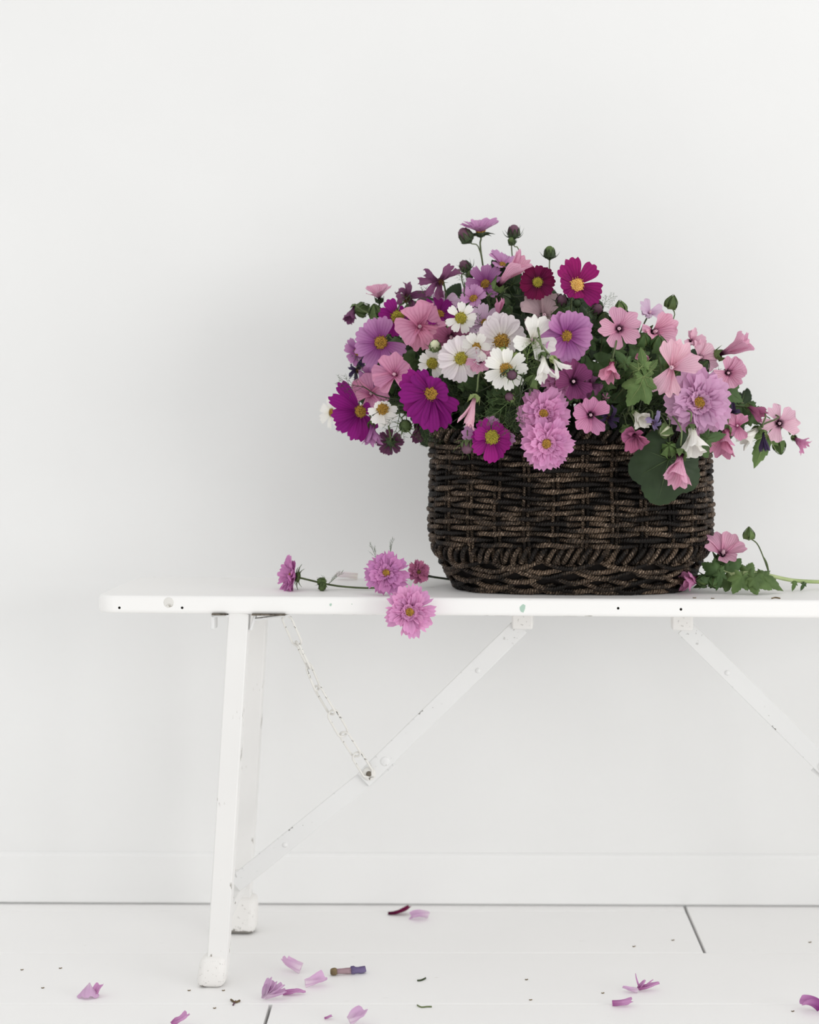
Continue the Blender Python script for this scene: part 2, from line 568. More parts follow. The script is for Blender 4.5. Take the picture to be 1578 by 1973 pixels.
for side in (0, 1):
    fl = (lambda v: mirror(v)) if side else (lambda v: Vector(v))
    ft, fb = BL(462, 1187, .013), BL(419, 1855, .011)
    rt, rb = BL(499, 1187, .205), BL(464, 1745, .238)
    ft.z = rt.z = BOTZ + .001
    fb.z = .014; rb.z = .02
    Y = Vector((0, 1, 0))
    bar('leg', fl(ft), fl(fb), .0245, .020, M_leg, bench, .0016, Y)
    bar('leg', fl(rt), fl(rb), .0250, .020, M_leg, bench, .0016, Y)
    rounded_cap('foot_cap', fl(Vector((fb.x - .005, fb.y, .0185))), (.034, .034, .037), M_cap)
    rounded_cap('foot_cap', fl(Vector((rb.x - .004, rb.y, .0245))), (.052, .036, .049), M_cap)
    # stretcher between front and rear leg, low down
    zst = .078
    fm = ft.lerp(fb, (ft.z - zst) / (ft.z - fb.z)); rm = rt.lerp(rb, (rt.z - zst) / (rt.z - rb.z))
    bar('stretcher', fl(fm), fl(rm), .020, .014, M_leg, bench, .0015, Vector((0, 0, 1)))
    tb = .118
    # lower arm of the folding brace
    a = BL(452, 1704, tb); b = BL(752, 1462, tb)
    bar('brace_lower', fl(a), fl(b), .0218, .004, M_metal, bench, .0008, Y)
    c_ = BL(700, 1503, tb - .0045); d = BL(1003, 1206, tb - .0045)
    bar('brace_upper', fl(c_), fl(d), .0222, .004, M_metal, bench, .0008, Y)
    # mounting block under the seat
    e = BL(1007, 1199, tb + .004); e.z = (BOTZ + .4165) / 2
    box('brace_block', fl(e), (.026, .030, BOTZ - .4165 + .0006), M_cap, bench, .0025)
    for (px, py, tt, r) in ((549, 1628, tb - .002, .0034), (742, 1467, tb - .0065, .0062), (921, 1292, tb - .0065, .0034)):
        disc_part('bolt', fl(BL(px, py, tt)), r, .002, M_metal, bench, dome=.9)
    eye = BL(711, 1491, tb - .0075)
    disc_part('chain_eye', fl(eye), .0085, .002, M_chain, bench, dome=.6)
    disc_part('rivet', fl(eye + Vector((0, -.0015, 0))), .0036, .0025, M_rust_shade, bench, dome=1)
    # hinge under the seat
    h = BL(412, 1187, .01)
    box('hinge_flange', fl(Vector((h.x, .012, BOTZ - .0095))), (.0045, .022, .018), M_metal, bench, .001)
    h2 = BL(425, 1187, .01)
    box('hinge_plate', fl(Vector((h2.x, .014, BOTZ - .0026))), (.022, .026, .0028), M_metal, bench, .0006)
    box('hinge_gap_shade', fl(Vector((h2.x, .006, BOTZ - .0002))), (.017, .018, .0016), M_rust_shade, bench, 0)  # dark slabs standing in for the shadow line between seat and hinge
    h3 = BL(520, 1187, .01)
    box('hinge_gap_shade', fl(Vector((h3.x, .006, BOTZ - .0002))), (.040, .018, .0016), M_rust_shade, bench, 0)
    bar('hinge_strap', fl(Vector((BL(488, 1190, .01).x, .013, BOTZ - .0075))), fl(Vector((BL(556, 1190, .01).x, .018, BOTZ - .0022))), .012, .0026, M_metal, bench, .0006, Vector((0, 0, 1)))
    bar('hinge_knuckle', fl(Vector((BL(492, 1190, .01).x, .012, BOTZ - .0015))), fl(Vector((BL(483, 1190, .01).x, .012, BOTZ - .020))), .010, .0030, M_metal, bench, .001, Vector((1, 0, 0)))
    # chain
    pts = [(552, 1190), (573, 1240), (594, 1284), (611.5, 1325), (639.5, 1373), (662, 1414), (687, 1454), (710, 1492)]
    rolls = [24, 66, 112, 42, -22, 24, -12]
    for i in range(len(pts) - 1):
        t0 = .018 + (tb - .010 - .018) * i / 7; t1 = .018 + (tb - .010 - .018) * (i + 1) / 7
        p0 = BL(*pts[i], t0); p1 = BL(*pts[i + 1], t1)
        p0, p1 = fl(p0), fl(p1)
        ax = p1 - p0; L = ax.length + .0055; ax.normalize()
        wv = (Y.cross(ax)).normalized()
        mb = MB()
        hw = .0068; hl = L / 2 - hw; wr = .0014
        path = []
        for q in range(20):
            ang = q / 20 * 2 * math.pi
            x = hw * math.cos(ang) * (1.0 - .12 * math.sin(ang) ** 2); y = hw * math.sin(ang) + (hl if math.sin(ang) > 0 else -hl)
            path.append(Vector((x, 0, y)))
        mb.tube(path, wr, 6, closed=True)
        o = mb.build('chain_link', M_chain, bench)
        m = Matrix((wv, ax.cross(wv) if False else -(wv.cross(ax)) * -1, ax)).transposed().to_4x4()
        yv = ax.cross(wv)
        m = Matrix((wv, yv, ax)).transposed().to_4x4()
        m.translation = (p0 + p1) / 2
        o.matrix_local = m @ Matrix.Rotation(math.radians(rolls[i]), 4, 'Z')

for (px, py) in ((230, 1171), (351, 1171), (1191, 1172), (1312, 1174)):
    p = BL(px, py, 0)
    disc_part('nail_hole', Vector((p.x, -.0001, p.z)), .0016, .0002, M_dark, bench, dome=.5, k=9)
p = BL(325, 1161, 0)
disc_part('knot', Vector((p.x, -.0001, p.z)), .0062, .0003, M_knot, bench, dome=1)
def chip(px, py, w_, h_, mat, seed):
    rnd = random.Random(seed)
    p = BL(px, py, 0)
    mb = MB()
    n = 9
    mb.v.append(Vector((0, -.0004, 0))); mb.u.append((0, 0))
    for y in (-.00025, .002):
        for i in range(n):
            a = i / n * 2 * math.pi; r = rnd.uniform(.6, 1.1)
            if y > 0: r = 1
            mb.v.append(Vector((math.cos(a) * w_ * r, y, math.sin(a) * h_ * r))); mb.u.append((0, 0))
    for i in range(n):
        j = (i + 1) % n
        mb.f.append((0, 1 + j, 1 + i)); mb.f.append((1 + i, 1 + j, 1 + n + j, 1 + n + i))
    o = mb.build('paint_chip', mat, bench, False)
    o.location = (p.x, 0, p.z)
chip(1007, 1172, .0042, .0052, M_green_chip, 1)
chip(637, 1165, .0014, .0022, M_green_chip, 2)
chip(678, 1164, .0006, .0008, M_green_chip, 3)

# ------------------------------------------------------------------ the basket
BCX, BCY = (1099 - VX) / F * 2.425, 2.425
basket = empty('wicker_basket', (BCX, BCY, TOPZ), label='dark brown woven wicker basket filled with flowers on the bench', cat='basket')
basket.rotation_euler = (0, 0, BR)
BH = .196
PROF = [(0, .140, .098), (.012, .147, .103), (.03, .157, .111), (.05, .166, .117), (.065, .1695, .1195), (.09, .1705, .120), (.15, .1685, .119), (.2, .1700, .120)]
def prof(z):
    for i in range(len(PROF) - 1):
        if z <= PROF[i + 1][0] or i == len(PROF) - 2:
            f = (z - PROF[i][0]) / (PROF[i + 1][0] - PROF[i][0])
            return (PROF[i][1] + f * (PROF[i + 1][1] - PROF[i][1]), PROF[i][2] + f * (PROF[i + 1][2] - PROF[i][2]))
def sup(phi, a, b, n=3.0):
    c, s = math.cos(phi), math.sin(phi)
    k = (abs(c) ** n + abs(s) ** n) ** (-1 / n)
    return Vector((a * c * k, b * s * k, 0))
# arc-length parametrisation
NS = 720
_t = [sup(i / NS * 2 * math.pi, .17, .12) for i in range(NS + 1)]
_l = [0]
for i in range(NS): _l.append(_l[-1] + (_t[i + 1] - _t[i]).length)
PER = _l[-1]
def phi_of(f):
    f = (f % 1.0) * PER
    lo, hi = 0, NS
    while hi - lo > 1:
        m = (lo + hi) // 2
        if _l[m] <= f: lo = m
        else: hi = m
    return (lo + (f - _l[lo]) / max(1e-9, _l[hi] - _l[lo])) / NS * 2 * math.pi
def bpt(f, z, off):
    ph = phi_of(f)
    a, b = prof(max(0, z))
    p = sup(ph, a, b)
    e = .001
    t = sup(ph + e, a, b) - sup(ph - e, a, b); t.normalize()
    nrm = Vector((t.y, -t.x, 0))
    p += nrm * off
    p.z = z
    return p, nrm
NPAIR = 28
def inner():
    mb = MB()
    def fn(u, v):
        z = .006 + v * (BH - .016)
        p, n = bpt(u, z, -.0065)
        return p, (u, v)
    mb.grid(96, 8, fn, True)
    mb.build('weave_shade_shell', M_wick_in, basket)  # added dark shell: stops light leaking through the weave, darkens its gaps
    mb = MB()
    n = 64
    for z in (.0012, .008):
        for i in range(n):
            p, _ = bpt(i / n, z, -.006); mb.v.append(p); mb.u.append((0, 0))
    mb.f.append(tuple(reversed(range(n)))); mb.f.append(tuple(n + i for i in range(n)))
    for i in range(n):
        j = (i + 1) % n
        mb.f.append((i, j, n + j, n + i))
    mb.build('basket_base', M_wick_in, basket, False)
inner()
rb_ = random.Random(5)
for i in range(NPAIR):
    for k in (-1, 1):
        f = (i + .5) / NPAIR + k * .0028
        pts = []
        for j in range(13):
            z = .03 + (BH - .035) * j / 12
            p, n = bpt(f + .0006 * math.sin(j + i), z, -.0008)
            pts.append(p)
        mb = MB(); mb.tube(pts, .0022, 6)
        mb.build('stake', M_wicker, basket)
ROWS = 20
Z0, Z1 = .0605, .1845
for r in range(ROWS):
    zc = Z0 + (Z1 - Z0) * r / (ROWS - 1)
    pts = []
    n = 400
    for i in range(n):
        f = i / n
        ph = f * NPAIR * math.pi + (r % 2) * math.pi
        s = math.sin(ph)
        off = .0052 * (1 - 2 * ((1 - s) / 2) ** 2.6) - .0002
        wob = noise.noise(Vector((math.cos(f * 6.283) * 2.2, math.sin(f * 6.283) * 2.2, r * .23)))
        wob2 = noise.noise(Vector((math.cos(f * 6.283) * 9, math.sin(f * 6.283) * 9, r * 3.1 + 7)))
        z = zc + .0055 * wob * (1 - abs(2 * r / (ROWS - 1) - 1) * .75) + .0018 * wob2
        p, nn = bpt(f, z, off + .0012 * wob2)
        pts.append(p)
    mb = MB()
    def rad(t, r=r):
        a = t * 6.28318
        return .0030 * (1 + .34 * noise.noise(Vector((math.cos(a) * 12, math.sin(a) * 12, r * 5.7))))
    mb.tube(pts, rad, 8, closed=True, twist=2 * math.pi / .0085, lobes=2, lobe_amp=.09)
    mb.build('weaver', M_wicker, basket)
def coil(name, zc, hr, wr, pitch, off, slant, seed, outr=.55):
    per = PER * .98
    turns = int(per / pitch)
    pts = []
    k = 10
    for i in range(turns * k):
        f = i / (turns * k)
        f += .0035 * noise.noise(Vector((f * 60, seed * 3.3, 5)))
        a = i / k * 2 * math.pi
        jit = noise.noise(Vector((f * 90, seed, 0)))
        z = zc + hr * math.sin(a) * (1 + .15 * jit) + .0012 * jit
        p, nn = bpt(f + slant * math.sin(a) / per, max(.003, z), off + hr * outr * math.cos(a))
        pts.append(p)
    mb = MB()
    mb.tube(pts, lambda t: wr * (1 + .25 * noise.noise(Vector((t * 160, seed, 3)))), 6, closed=True)
    return mb.build(name, M_wicker, basket)
coil('wrapped_band', .0485, .0085, .0031, .0105, .000, .003, 1)
coil('rim_wrap', .1905, .0065, .0030, .0100, .000, .003, 2)
def festoon(z0, dip, span, phase, off, rr, seed):
    n = 520
    cnt = round(PER / span)
    pts = []
    for i in range(n):
        f = i / n
        x = f * cnt + phase
        a = x % 1.0
        z = z0 - dip * math.sin(math.pi * a) + .0025 * noise.noise(Vector((math.cos(f * 6.283) * 5, math.sin(f * 6.283) * 5, seed)))
        z = max(rr * 1.05, z)
        o = off + .004 * math.sin(math.pi * a) - .002
        p, nn = bpt(f, z, o)
        pts.append(p)
    mb = MB()
    mb.tube(pts, lambda t: rr * (1 + .2 * noise.noise(Vector((t * 140, seed, 3)))), 7, closed=True, twist=2 * math.pi / .0105, lobes=2, lobe_amp=.12)
    mb.build('border_strand', M_wicker, basket)
festoon(.042, .009, .070, .0, .001, .0031, 1)
festoon(.037, .009, .070, .5, .001, .0030, 2)
festoon(.031, .010, .074, .2, .0015, .0031, 3)
festoon(.025, .010, .074, .7, .001, .0031, 4)
festoon(.018, .010, .078, .1, .001, .0031, 5)
festoon(.013, .009, .078, .6, .000, .0032, 6)
festoon(.006, .004, .066, .35, -.002, .0034, 7)

# ------------------------------------------------------------------ flowers
RIMZ = TOPZ + BH
def depth0(px, py):
    dx = (px - 1080) / (420 if px < 1080 else 460)
    d = 2.262 + .14 * dx * dx
    if py < 760: d += .17 * ((760 - py) / 340) ** 2
    return d

def frame(pos, f, roll=0):
    f = Vector(f).normalized()
    up = Vector((0, 0, 1)) if abs(f.z) < .93 else Vector((0, 1, 0))
    x = up.cross(f).normalized()
    y = f.cross(x)
    m = Matrix((x, y, f)).transposed().to_4x4()
    m.translation = pos
    return m @ Matrix.Rotation(math.radians(roll), 4, 'Z')

def petal_mesh(L, W, th0, th1, kind, seed, mat, r0=0, curl=.25, nz=.03, nu=8, nv=9):
    rnd = random.Random(seed)
    off = Vector((rnd.random() * 90, rnd.random() * 90, rnd.random() * 90))
    mb = MB()
    cl = [(r0, 0.0)]
    NN = 24
    for i in range(NN):
        v = (i + .5) / NN
        th = math.radians(th0 + (th1 - th0) * v)
        cl.append((cl[-1][0] + math.sin(th) * L / NN, cl[-1][1] + math.cos(th) * L / NN))
    tphase = rnd.random() * .6
    grv = 2 if kind != 'lav' else 1
    def fn(uu, v):
        u = uu * 2 - 1
        if kind == 'cos':
            pw = (.22 + .78 * math.sin(min(1, v * 1.2) * math.pi / 2)) * math.sqrt(max(.05, 1 - .45 * max(0, (v - .7) / .3) ** 2))
            tooth = .07 * math.cos(u * math.pi * 2.0 + tphase) - .14 * u * u
        elif kind == 'dbl':
            pw = (.25 + .75 * v ** .8) * math.sqrt(max(.05, 1 - .4 * max(0, (v - .8) / .2) ** 2))
            tooth = .10 * math.cos(u * math.pi * 2.5 + tphase * 4) - .1 * u * u
        elif kind == 'pnt':
            pw = math.sin(min(1, v * .9 + .12) * math.pi) ** .8 + .05 * (1 - v)
            tooth = 0
        else:
            pw = (.10 + .90 * v ** 1.05) * math.sqrt(max(.05, 1 - .55 * max(0, (v - .72) / .28) ** 2))
            tooth = -.10 * math.exp(-(u / .28) ** 2) - .16 * u ** 4 + .03 * math.cos(u * 5 + tphase * 6)
        vv = min(1.12, v * (1 + tooth * v ** 3))
        x = max(0, min(NN - 1e-6, vv * NN)); i = int(min(x, NN - 1)); fr = x - i
        r = cl[i][0] * (1 - fr) + cl[i + 1][0] * fr
        z = cl[i][1] * (1 - fr) + cl[i + 1][1] * fr
        th = math.radians(th0 + (th1 - th0) * vv)
        h = curl * W * u * u * (1 - .4 * v) + .045 * W * math.cos(u * math.pi * grv * 2) * v
        p = Vector((r - math.cos(th) * h, u * W * pw, z + math.sin(th) * h))
        nv_ = noise.noise_vector(p * (1.6 / L) + off)
        p += nv_ * (nz * L * v)
        nv2 = noise.noise_vector(p * (5 / L) + off)
        p += nv2 * (nz * .35 * L * v)
        return p, (uu, v)
    mb.grid(nu, nv, fn)
    return mesh('petal', mb.v, mb.f, mat, mb.u)

def put_petals(root, meshes, angles, lens=None, seed=0, jit=4, name='petal'):
    rnd = random.Random(seed * 7 + 3)
    for i, a in enumerate(angles):
        o = link(name, meshes[i % len(meshes)], root)
        s = lens[i] if lens else rnd.uniform(.93, 1.05)
        o.matrix_local = (Matrix.Rotation(math.radians(a + rnd.uniform(-jit, jit)), 4, 'Z')
                          @ Matrix.Rotation(math.radians(rnd.uniform(-jit, jit)), 4, 'Y')
                          @ Matrix.Rotation(math.radians(rnd.uniform(-jit, jit) * 1.5 + 5), 4, 'X') @ Matrix.Diagonal((s, rnd.uniform(.92, 1.06), 1, 1)))

def make_disc(root, r, mat, z=0, seed=0, bead=.16):
    mb = MB()
    mb.lathe([(r * .75, -r * .35), (r, -.05 * r), (r * .92, r * .22), (r * .65, r * .42), (r * .3, r * .5), (r * .02, r * .52)], 14)
    rnd = random.Random(seed)
    n = 46
    for i in range(n):
        q = math.sqrt((i + .5) / n); a = i * 2.39996
        x, y = q * r * math.cos(a), q * r * math.sin(a)
        zz = r * (.52 - .48 * q * q)
        mb.ball((x, y, zz), r * bead * rnd.uniform(.7, 1.15), 5, 3, (1, 1, 1.5))
    for i in range(18):
        a = i / 18 * 6.283 + rnd.uniform(-.1, .1)
        q = r * rnd.uniform(.98, 1.14)
        mb.ball((q * math.cos(a), q * math.sin(a), r * rnd.uniform(.05, .3)), r * .09, 5, 3, (1, 1, 1.3))
    o = mb.build('disc', mat, root)
    o.location = (0, 0, z)
    return o

def make_calyx(root, r, mat, kind='cos', z=0, L=None):
    mb = MB()
    if kind == 'cos':
        mb.lathe([(r * .06, -r * .36), (r * .26, -r * .28), (r * .36, -r * .1), (r * .30, 0)], 10)
        nS, LL, ww = 8, L or r * .62, r * .07
        for k in range(nS):
            a = k / nS * 6.283
            pts = []
            for j in range(5):
                t = j / 4
                q = r * .28 + LL * t; zz = -r * .16 + LL * (.25 * t - .35 * t * t)
                pts.append((q * math.cos(a), q * math.sin(a), zz))
            mb.tube(pts, lambda t: ww * (1 - .85 * t), 4)
    else:
        mb.lathe([(r * .07, -r * .40), (r * .26, -r * .32), (r * .34, -r * .12), (r * .28, r * .02)], 10)
        for k in range(5):
            a = k / 5 * 6.283 + .3
            def fn(uu, v, a=a):
                u = uu * 2 - 1
                q = r * (.26 + .30 * v - .06 * v * v); zz = r * (-.24 + .62 * v)
                wdt = r * .27 * (1 - v) ** .8
                lx = q + .05 * r * abs(u) * (1 - v); ly = u * wdt
                return (Vector((lx * math.cos(a) - ly * math.sin(a), lx * math.sin(a) + ly * math.cos(a), zz)), (uu, v))
            mb.grid(4, 4, fn)
    o = mb.build('calyx', mat, root)
    o.location = (0, 0, z)
    return o

def bez(pts, n=18):
    """Catmull-Rom through points"""
    p = [Vector(q) for q in pts]
    p = [p[0] * 2 - p[1]] + p + [p[-1] * 2 - p[-2]]
    out = []
    segs = len(p) - 3
    for s in range(segs):
        m = max(2, n // segs)
        for j in range(m + (1 if s == segs - 1 else 0)):
            t = j / m
            a, b, c, d = p[s:s + 4]
            out.append(.5 * ((2 * b) + (c - a) * t + (2 * a - 5 * b + 4 * c - d) * t * t + (3 * b - a - 3 * c + d) * t ** 3))
    return out

def add_stem(root, m, pts, r, mat, n=18, name='stem'):
    inv = m.inverted()
    mb = MB()
    mb.tube([inv @ q for q in bez(pts, n)], r, 6)
    return mb.build(name, mat, root)

RS = random.Random(77)
def stem_route(p, f, back=.012):
    """from the back of a head down into the basket"""
    f = Vector(f).normalized()
    p0 = p - f * back
    tx = BCX + max(-.115, min(.115, (p.x - BCX) * .55)) + RS.uniform(-.015, .015)
    ty = BCY + RS.uniform(-.05, .05)
    pts = [p0]
    in_front = p.y < BCY - .10 and p.z < RIMZ + .035
    if in_front:
        ty = BCY - RS.uniform(.05, .08)
        pts.append(p0 + Vector((0, .003, max(.012, (RIMZ + .016 - p0.z) * .7))))
        pts.append(Vector(((p.x * .8 + tx * .2), BCY - .118, RIMZ + .022)))
        pts.append(Vector((tx * .6 + p.x * .4, ty - .01, RIMZ - .01)))
    else:
        d = (p0 - Vector((tx, ty, RIMZ))).length
        q = p0 - f * min(.03, d * .25) - Vector((0, 0, .006))
        q.z = max(q.z, RIMZ + .02)
        pts.append(q)
        side = abs(p.x - BCX) > .15
        if side:
            sx = BCX + math.copysign(.135, p.x - BCX)
            pts.append(Vector((sx, ty, RIMZ + .030)))
        pts.append(Vector((tx, ty, RIMZ + (.0 if side else -.005))))
    pts.append(Vector((tx * .9 + BCX * .1, ty * .8 + BCY * .2, RIMZ - .09)))
    return pts

def facing(fx, fz, back=False):
    y = math.sqrt(max(.0, 1 - fx * fx - fz * fz))
    return Vector((fx, y if back else -y, fz)).normalized()

SEED = [100]
def flower(kind, sch, px, py, dd, r, fx, fz, label, group=None, root=None, mat=None, depth=None, **k):
    SEED[0] += 1
    sd = SEED[0]
    rnd = random.Random(sd)
    d = (depth if depth is not None else depth0(px, py) + dd)
    R = r * d / F
    f = facing(fx, fz, k.get('back', False))
    pos = P(px, py, d)
    m = frame(pos, f)
    NM = {'cos': 'cosmos_flower', 'dbl': 'double_cosmos_flower', 'lav': 'mallow_flower', 'lavc': 'closed_mallow_flower', 'wilt': 'withered_flower'}
    if root is None:
        root = empty(k.get('name', NM[kind]), mat=m, label=label, cat='flower', group=group)
        own = True
    else:
        # a head of a sprig: part under the sprig (mesh part is the calyx)
        own = False
    holder = root
    pm = PM[sch]
    grn = G[k.get('green', 'calyx')]
    if not own:
        holder = k['holder'](m, R)
    th0, th1 = k.get('th', {'cos': (72, 92), 'dbl': (78, 100), 'lav': (38, 88), 'lavc': (10, 24), 'wilt': (30, 150)}[kind])
    if kind == 'cos':
        n = k.get('n', 8)
        ang = k.get('A') or [i * 360 / n + rnd.uniform(0, 40 / n) for i in range(n)]
        dr = k.get('disc', .24) * R
        Wd = k.get('w', 2.2 * math.pi / max(7, len(ang)) * .5) * R * .62
        ms = [petal_mesh(R - dr * .6, Wd, th0 + rnd.uniform(-6, 6), th1 + rnd.uniform(-12, 12), 'cos', sd * 10 + j, pm, dr * .6, .22, k.get('nz', .05)) for j in range(3)]
        put_petals(holder, ms, ang, k.get('Ls'), sd)
        make_disc(holder, dr, DM[k.get('dm', 'gold')], R * .02, sd)
        if own: make_calyx(holder, R * k.get('cal', .55), grn, 'cos')
    elif kind == 'dbl':
        rings = [(10, 1.0, th0, th1, .30), (10, .84, 62, 84, .24), (10, .66, 46, 74, .2), (9, .48, 30, 62, .17), (7, .34, 14, 50, .13)]
        for q, (n, s, a0, a1, wd) in enumerate(rings):
            ms = [petal_mesh(R * s * .96, R * wd * k.get('wid', 1), a0, a1 + rnd.uniform(-10, 10), 'dbl', sd * 10 + q * 3 + j, pm, R * .05, .5, .10 if q == 0 else .16, 6, 6) for j in range(2)]
            if q: 
                pass
            put_petals(holder, ms, [i * 360 / n + q * 17 + rnd.uniform(-8, 8) for i in range(n)], None, sd + q, 7)
        make_disc(holder, R * .17, DM[k.get('dm', 'gold')], R * .20, sd)
        if own: make_calyx(holder, R * .55, grn, 'cos')
    elif kind == 'lav':
        ang = k.get('A') or [i * 72 + k.get('roll', rnd.uniform(0, 72)) for i in range(5)]
        ms = [petal_mesh(R * 1.12, R * k.get('w', .60), th0, th1 + rnd.uniform(-14, 10), 'lav', sd * 10 + j, pm, R * .03, .22, k.get('nz', .07), 10, 9) for j in range(3)]
        put_petals(holder, ms, ang, k.get('Ls'), sd, 5)
        mb = MB()
        mb.tube([(0, 0, R * .0), (0, 0, R * .3)], R * .04, 6)
        for i in range(22):
            a = i * 2.4; q = R * .06; zz = R * (.20 + .18 * i / 22)
            mb.ball((q * math.cos(a) * (1.1 - .5 * i / 22), q * math.sin(a) * (1.1 - .5 * i / 22), zz), R * .028, 5, 3)
        mb.build('stamen_column', G['stamen'], holder)
        if own: make_calyx(holder, R * .62, grn, 'lav', -R * .02)
    elif kind == 'lavc':
        n = k.get('n', 5)
        ms = [petal_mesh(R, R * k.get('w', .26), th0 + rnd.uniform(-3, 3), th1 + rnd.uniform(-6, 8), 'lav', sd * 10 + j, pm, R * .05, .55, k.get('nz', .13), 8, 9) for j in range(3)]
        put_petals(holder, ms, [i * 360 / n + rnd.uniform(0, 20) for i in range(n)], None, sd, 6)
        if own: make_calyx(holder, R * k.get('cal', .42), grn, 'lav', R * .05)
    elif kind == 'wilt':
        n = k.get('n', 6)
        ms = [petal_mesh(R * 1.25, R * k.get('w', .28), th0 + rnd.uniform(-20, 20), th1 + rnd.uniform(-50, 30), 'cos', sd * 10 + j, pm, R * .12, .9, .30, 8, 10) for j in range(3)]
        put_petals(holder, ms, [i * 360 / n + rnd.uniform(-20, 20) for i in range(n)], [rnd.uniform(.6, 1.15) for _ in range(n)], sd, 12)
        make_disc(holder, R * .28, DM['brown'], R * .05, sd)
        if own: make_calyx(holder, R * .6, grn, 'cos')
    if own and k.get('stem', True):
        add_stem(root, m, k['route'] if 'route' in k else stem_route(pos, f, R * .2), k.get('sr', .0011), G[k.get('stemm', 'stem')])
    return root, m, pos, R

BUDG = None
def bud(kind, px, py, dd, r, fx, fz, label, group=None, body='calyx', green='calyx', depth=None, route=None, holder=None, stem=True, sep=1.0):
    SEED[0] += 1
    sd = SEED[0]
    rnd = random.Random(sd)
    d = depth if depth is not None else depth0(px, py) + dd
    R = r * d / F
    f = facing(fx, fz)
    pos = P(px, py, d)
    m = frame(pos, f, rnd.uniform(0, 60))
    own = holder is None
    if own:
        root = empty('cosmos_bud' if kind == 'cos' else 'mallow_bud', mat=m, label=label, cat='bud', group=group)
    else:
        root = holder(m, R)
    if kind == 'cos':
        mb = MB()
        mb.lathe([(R * .05, -R), (R * .6, -R * .8), (R * .86, -R * .2), (R * .82, R * .3), (R * .58, R * .8), (R * .28, R * 1.08), (R * .02, R * 1.15)], 16)
        for v in mb.v:
            a = math.atan2(v.y, v.x); s = 1 + .10 * math.cos(a * 8)
            v.x *= s; v.y *= s
        mb.build('bud_body', G[body], root)
        mb = MB()
        mb.lathe([(R * .1, -R * 1.25), (R * .5, -R * .95), (R * .78, -R * .6), (R * .95, -R * .3)], 12)
        for i in range(8):      # inner bracts hugging the bud
            a = i / 8 * 6.283
            def fn(uu, v, a=a):
                u = uu * 2 - 1
                q = R * (.93 - .06 * v - .12 * v * v); zz = R * (-.5 + 1.35 * v); wdt = R * .40 * (1 - v) ** .6
                lx = q + .02 * R; ly = u * wdt
                return (Vector((lx * math.cos(a) - ly * math.sin(a), lx * math.sin(a) + ly * math.cos(a), zz)), (uu, v))
            mb.grid(2, 3, fn)
        mb.build('calyx', G[green], root)
        mb = MB()
        for i in range(8):
            a = i / 8 * 6.283 + rnd.uniform(-.2, .2)
            LL = R * rnd.uniform(1.3, 2.1) * sep
            pts = []
            for j in range(6):
                t = j / 5
                q = R * .6 + LL * .75 * t - .1 * LL * t * t; zz = -R * .8 + LL * (.1 * t + .55 * t * t)
                pts.append((q * math.cos(a + t * .2), q * math.sin(a + t * .2), zz))
            mb.tube(pts, lambda t: R * .09 * (1.1 - t), 4)
        mb.build('sepals', G[green], root)
    else:
        mb = MB()
        mb.lathe([(R * .05, -R * .95), (R * .55, -R * .78), (R * .8, -R * .25), (R * .7, R * .3), (R * .36, R * .8), (R * .02, R * 1.1)], 12)
        mb.build('bud_body', G[body], root)
        mb = MB()
        for i in range(5):
            a = i / 5 * 6.283
            def fn(uu, v, a=a):
                u = uu * 2 - 1
                q = R * (.62 + .38 * math.sin(min(1, v * 1.6) * 1.9) - .95 * v * v + .06 * abs(u)); zz = R * (-.85 + 2.15 * v)
                wdt = R * .66 * (1 - v) ** .75
                lx = max(.03 * R, q) + .22 * R * abs(u) * (1 - v) * (v + .2); ly = u * wdt
                return (Vector((lx * math.cos(a) - ly * math.sin(a), lx * math.sin(a) + ly * math.cos(a), zz)), (uu, v))
            mb.grid(4, 6, fn)
        mb.build('calyx', G[green], root)
    if own and stem:
        add_stem(root, m, route if route else stem_route(pos, f, R), .0008, G['stem'])
    return root, m, pos, R

def leaf_mesh(R, kind, seed, mat, lobes=5):
    rnd = random.Random(seed)
    mb = MB()
    nr, na = 6, 72
    off = Vector((rnd.random() * 50, 3, 9))
    def fn(uu, v):
        phi = (uu * 2 - 1) * math.radians(165)
        LB = {'palm': ((0, 1.0), (.86, .80), (-.86, .80), (1.85, .55), (-1.85, .55)),
              'broad': ((0, 1.0), (.95, .86), (-.95, .86), (2.0, .66), (-2.0, .66)),
              'point': ((0, 1.0), (1.15, .50), (-1.15, .50), (2.3, .36), (-2.3, .36))}[kind]
        fall, wdt = {'palm': (.50, .62), 'broad': (.24, .60), 'point': (.62, .62)}[kind]
        pw = {'palm': 1.0, 'broad': 1.7, 'point': .75}[kind]
        rho = max(l * (1 - fall * min(1.25, abs(phi - a_) / wdt) ** pw) for a_, l in LB)
        rho *= 1 + {'palm': .05, 'broad': .018, 'point': .06}[kind] * math.sin(phi * 36)
        x = v * rho * math.cos(phi); y = v * rho * math.sin(phi)
        z = -.22 * v * v + .10 * abs(math.sin(phi * 2.5)) * v + .10 * noise.noise(Vector((x * 2, y * 2, 0)) + off)
        return Vector((x, y, z)) * R, (uu, v)
    mb.grid(na, nr, fn)
    return mesh('blade', mb.v, mb.f, mat, mb.u)

